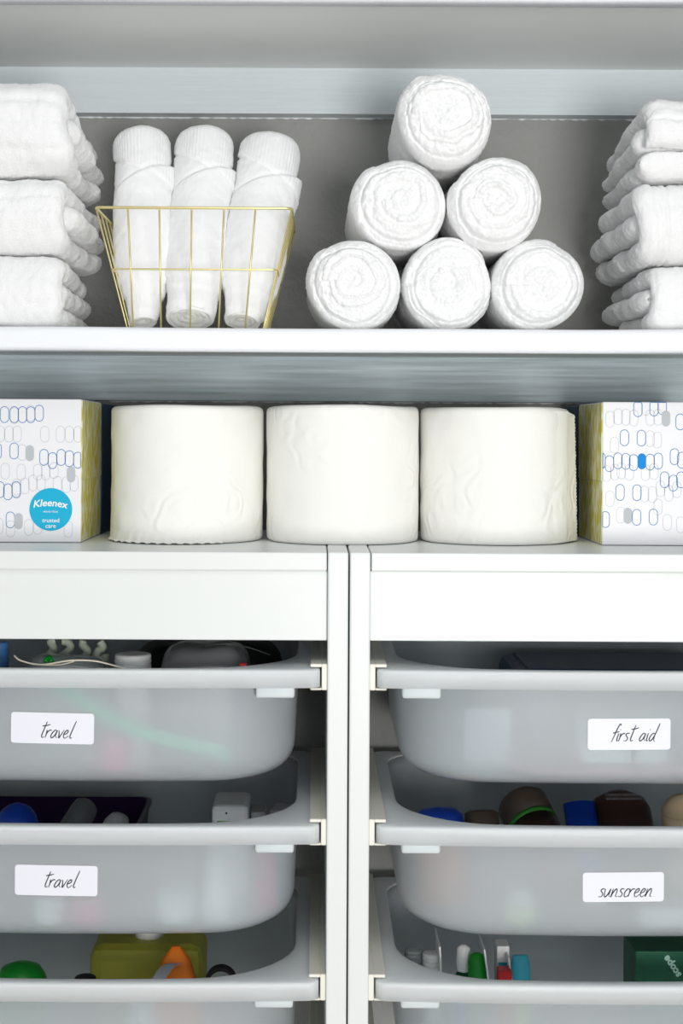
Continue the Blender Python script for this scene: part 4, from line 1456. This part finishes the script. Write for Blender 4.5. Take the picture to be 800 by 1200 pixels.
for k, rr in enumerate((0.0125, 0.0122, 0.0120)):
    zc = zrow(1131, 1.272) - fz(2) - 0.015
    pts = [(rr * math.cos(a), 0.004 * k - 0.004, zc + rr * math.sin(a)) for a in np.linspace(0, 2 * np.pi, 28, endpoint=False)]
    mk('coil', *tube_vf(pts, 0.0021, 8, True), BLACK, t)
mk('stand', *box_vf(-0.008, 0.008, -0.008, 0.008, 0, zc - 0.012, 0.002), BLACK, t, False)
bottle('black_capped_bottle', 'small bottle with a black cap beside the green case', 'bottle', 2, 103, 1146, 1.25, 0.012, GREYN, BLACK, 0.012, 0.8)
bottle('white_pump', 'white bottle behind the front wall of the third bin', 'bottle', 2, 170, 1172, 1.226, 0.014, WHITEP, WHITEP, 0.014, 0.8, z0=fz(2) + 0.011)

# --- first aid bin
t = carton('navy_case', 'dark navy case lying in the first aid bin', 'case', 0, 606, 870, 788, 1.295, 0.13, c_mat('navy_case_shell', (30, 66, 104), 0.4), r=0.010)
ch = zrow(789, 1.295) - fz(0)
mk('lid_ridge', *box_vf(-0.09, 0.09, 0.012, 0.118, ch - 0.001, ch + 0.003, 0.0018), M['navy_case_shell'], t, False)
carton('white_carton', 'white carton behind the first aid sticker', 'box', 0, 683, 741, 838, 1.211, 0.035, WHITEP, z0=fz(0) + 0.0195)
carton('bandage_carton', 'narrow white carton beside the larger one in the first aid bin', 'box', 0, 747, 783, 836, 1.211, 0.035, WHITEP, z0=fz(0) + 0.0195)
pouch('pink_pouch', 'flat pink pouch low in the first aid bin', 'pouch', 0, 600, 830, 896, 1.218, 0.06, c_mat('pale_pink_fabric', (238, 180, 196)), 5, z0=fz(0) + 0.003)
carton('folded_leaflet', 'pale leaflet standing near the curved corner of the first aid bin', 'leaflet', 0, 545, 600, 830, 1.262, 0.01, c_mat('pale_blue_paper', (214, 226, 236)))

# --- sunscreen bin
lean('round_bottle', 'blue topped bottle with an orange band in the sunscreen bin', 'bottle', (pxx(522, 1.292), 1.292, fz(1) + 0.004), (pxx(515, 1.30), 1.300, zrow(945, 1.30)),
     [('body', [(0.020, 0), (0.0235, 0.04), (0.0240, 0.66)], ORANGE, 0.85), ('band', [(0.0242, 0.66), (0.0240, 0.82)], LBLUE, 0.85), ('top', [(0.0240, 0.82), (0.022, 0.92), (0.016, 0.98), (0, 1.0)], BLUE, 0.85)])
lean('amber_bottle', 'small dark amber bottle in the sunscreen bin', 'bottle', (pxx(572, 1.285), 1.284, fz(1) + 0.007), P(566, 949, 1.31),
     [('body', [(0.014, 0), (0.0170, 0.05), (0.0170, 0.72)], BROWN, 0.9), ('cap', [(0.0155, 0.72), (0.0160, 0.74), (0.0160, 0.97), (0.013, 1.0)], c_mat('umber_plastic', (84, 70, 60)), 0.9)])
lean('banded_bottle', 'dark brown bottle with a green band leaning in the sunscreen bin', 'bottle', (pxx(665, 1.27), 1.268, fz(1) + 0.0195), P(612, 938, 1.36),
     [('cap', [(0.0185, 0.0), (0.0205, 0.03), (0.0205, 0.50)], MAROON, 1.0), ('body', [(0.0225, 0.50), (0.0245, 0.53), (0.0245, 0.70)], BROWN, 1.0), ('band', [(0.0248, 0.70), (0.0248, 0.745)], c_mat('band_green', (64, 150, 52)), 1.0),
      ('base', [(0.0245, 0.745), (0.0245, 0.96), (0.021, 1.0)], c_mat('umber_plastic', (84, 70, 60)), 1.0)])
t = lean('blue_tube', 'blue tube with a white panel between the brown bottles', 'tube', (pxx(700, 1.275), 1.275, fz(1) + 0.006), P(680, 940, 1.325),
     [('cap', [(0.010, 0), (0.0115, 0.03), (0.0115, 0.26)], WHITEP, 0.8), ('body', [(0.0125, 0.26), (0.0145, 0.30), (0.0150, 1.0)], BLUE, 0.6)])
mk('printed_panel', *box_vf(-0.008, 0.008, -0.0098, -0.0070, 0.048, 0.066, 0.001), GREYZ, t, False)
t = lean('brown_bottle', 'broad dark brown bottle with small pale print in the sunscreen bin', 'bottle', (pxx(748, 1.268), 1.274, fz(1) + 0.014), P(725, 930, 1.345),
     [('body', [(0.022, 0), (0.027, 0.05), (0.0285, 0.3), (0.0290, 0.84), (0.0255, 0.93), (0.014, 1.0)], BROWN, 0.75)])
mb = MB()
rg = random.Random(4)
for ln in range(2):
    x = -0.016
    while x < 0.016:
        w = rg.uniform(0.0009, 0.0020)
        mb.add(*ribbon_vf([(x, -0.0221, 0.088 + ln * 0.004), (x + w * 0.3, -0.0222, 0.0905 + ln * 0.004), (x + w, -0.0221, 0.0882 + ln * 0.004)], 0.0004))
        x += w + 0.0006
mb.build('pale_print', GREYZ, t, False)['kind'] = 'stuff'
bottle('tan_bottle', 'tan bottle at the end of the row in the sunscreen bin', 'bottle', 1, 803, 928, 1.30, 0.0200, TAN, TAN, 0.018, 1.0, True)
bottle('lime_bottle', 'pale lime bottle behind the front wall of the sunscreen bin', 'bottle', 1, 612, 1040, 1.229, 0.015, c_mat('pale_lime', (206, 226, 160)), WHITEP, 0.012, 0.8, z0=fz(1) + 0.011)
carton('white_tube_box', 'white carton low in the sunscreen bin beside the sticker', 'box', 1, 752, 812, 1062, 1.213, 0.03, WHITEP, z0=fz(1) + 0.011)

# --- bin below the sunscreen bin
d2 = 1.285
for k, (p0, p1, rw_, lab) in enumerate(((521, 524, 1104, 'thin white divider card beside the white reel'), (574, 579, 1106, 'thin white divider card beside the green stick'), (601, 605, 1116, 'short white divider card beside the teal tube'))):
    t = thing('divider_card', lab, 'card', (pxx(p0 + 3 + 10 * (k > 0), d2), d2 - 0.01, fz(2)), (0, R(-8) if k else R(-3), 0))
    mk('card', *box_vf(-0.0007, 0.0007, 0, 0.05, 0, zrow(rw_, d2) - fz(2), 0.0003), WHITEP, t, False)
bottle('red_vial', 'clear vial with red contents near the bin corner', 'vial', 2, 487, 1112, 1.295, 0.0085, CLEAR, CLEAR, 0.010, 0.95)
bottle('red_balm', 'red balm stick inside the clear vial', 'stick', 2, 488, 1126, 1.295, 0.0055, RED, RED, 0.010, 0.95)
bottle('white_reel', 'white floss reel standing between vial and divider card', 'reel', 2, 509, 1116, 1.295, 0.0095, WHITEP, WHITEP, 0.010, 0.95)
lean('toothbrush', 'clear toothbrush with a dark green bristle head', 'brush', (pxx(544, 1.285), 1.280, fz(2)), P(546, 1106, 1.30),
     [('handle', [(0.0060, 0), (0.0075, 0.05), (0.0075, 0.62), (0.005, 0.72)], LBLUE, 0.7), ('neck', [(0.0048, 0.72), (0.0066, 0.84), (0.0060, 0.97), (0.002, 1.0)], WHITEP, 0.7), ('bristles', [(0.0078, 0.64), (0.0085, 0.70), (0.0060, 0.76)], DKGREEN, 0.6)])
lean('green_stick', 'bright green round ended stick beside a divider card', 'stick', (pxx(566, 1.275), 1.272, fz(2)), P(561, 1115, 1.29),
     [('barrel', [(0.007, 0), (0.0082, 0.03), (0.0082, 0.90), (0.0062, 0.98), (0.002, 1.0)], GREEN, 0.8)])
carton('teal_topped_box', 'slim pale box with a teal panel and red base', 'box', 2, 585, 600, 1108, 1.292, 0.02, WHITEP, panel=(TEAL, 0.1, 0.9, 0.62, 0.85))
carton('red_carton', 'short red carton in front of the slim pale box', 'box', 2, 587, 603, 1137, 1.268, 0.014, RED)
lean('lime_tube', 'pale teal tube with a lime base near the divider card', 'tube', (pxx(618, 1.275), 1.272, fz(2)), P(612, 1118, 1.29),
     [('base', [(0.0075, 0), (0.0085, 0.03), (0.0085, 0.74)], LIME, 0.8), ('body', [(0.0088, 0.74), (0.0088, 0.92), (0.007, 1.0)], TEAL, 0.6)])
t = carton('mint_carton', 'dark green printed carton with pale lettering', 'box', 2, 747, 835, 1113, 1.272, 0.05, DKGREEN)
v, f = text_vf('scope', 0.0092, 0, 0.0004)
mw = zrow(1113, 1.272) - fz(2)
ca, sa = math.cos(R(125)), math.sin(R(125))
vv = []
for p in v:
    x, z = p[0], p[1] - 0.0025
    vv.append((-0.0005 + x * ca - z * sa * 1.0, -0.0006, mw - 0.0132 + x * sa + z * ca))
mk('lettering', vv, f, c_mat('pale_mint_print', (176, 214, 196)), t, False)
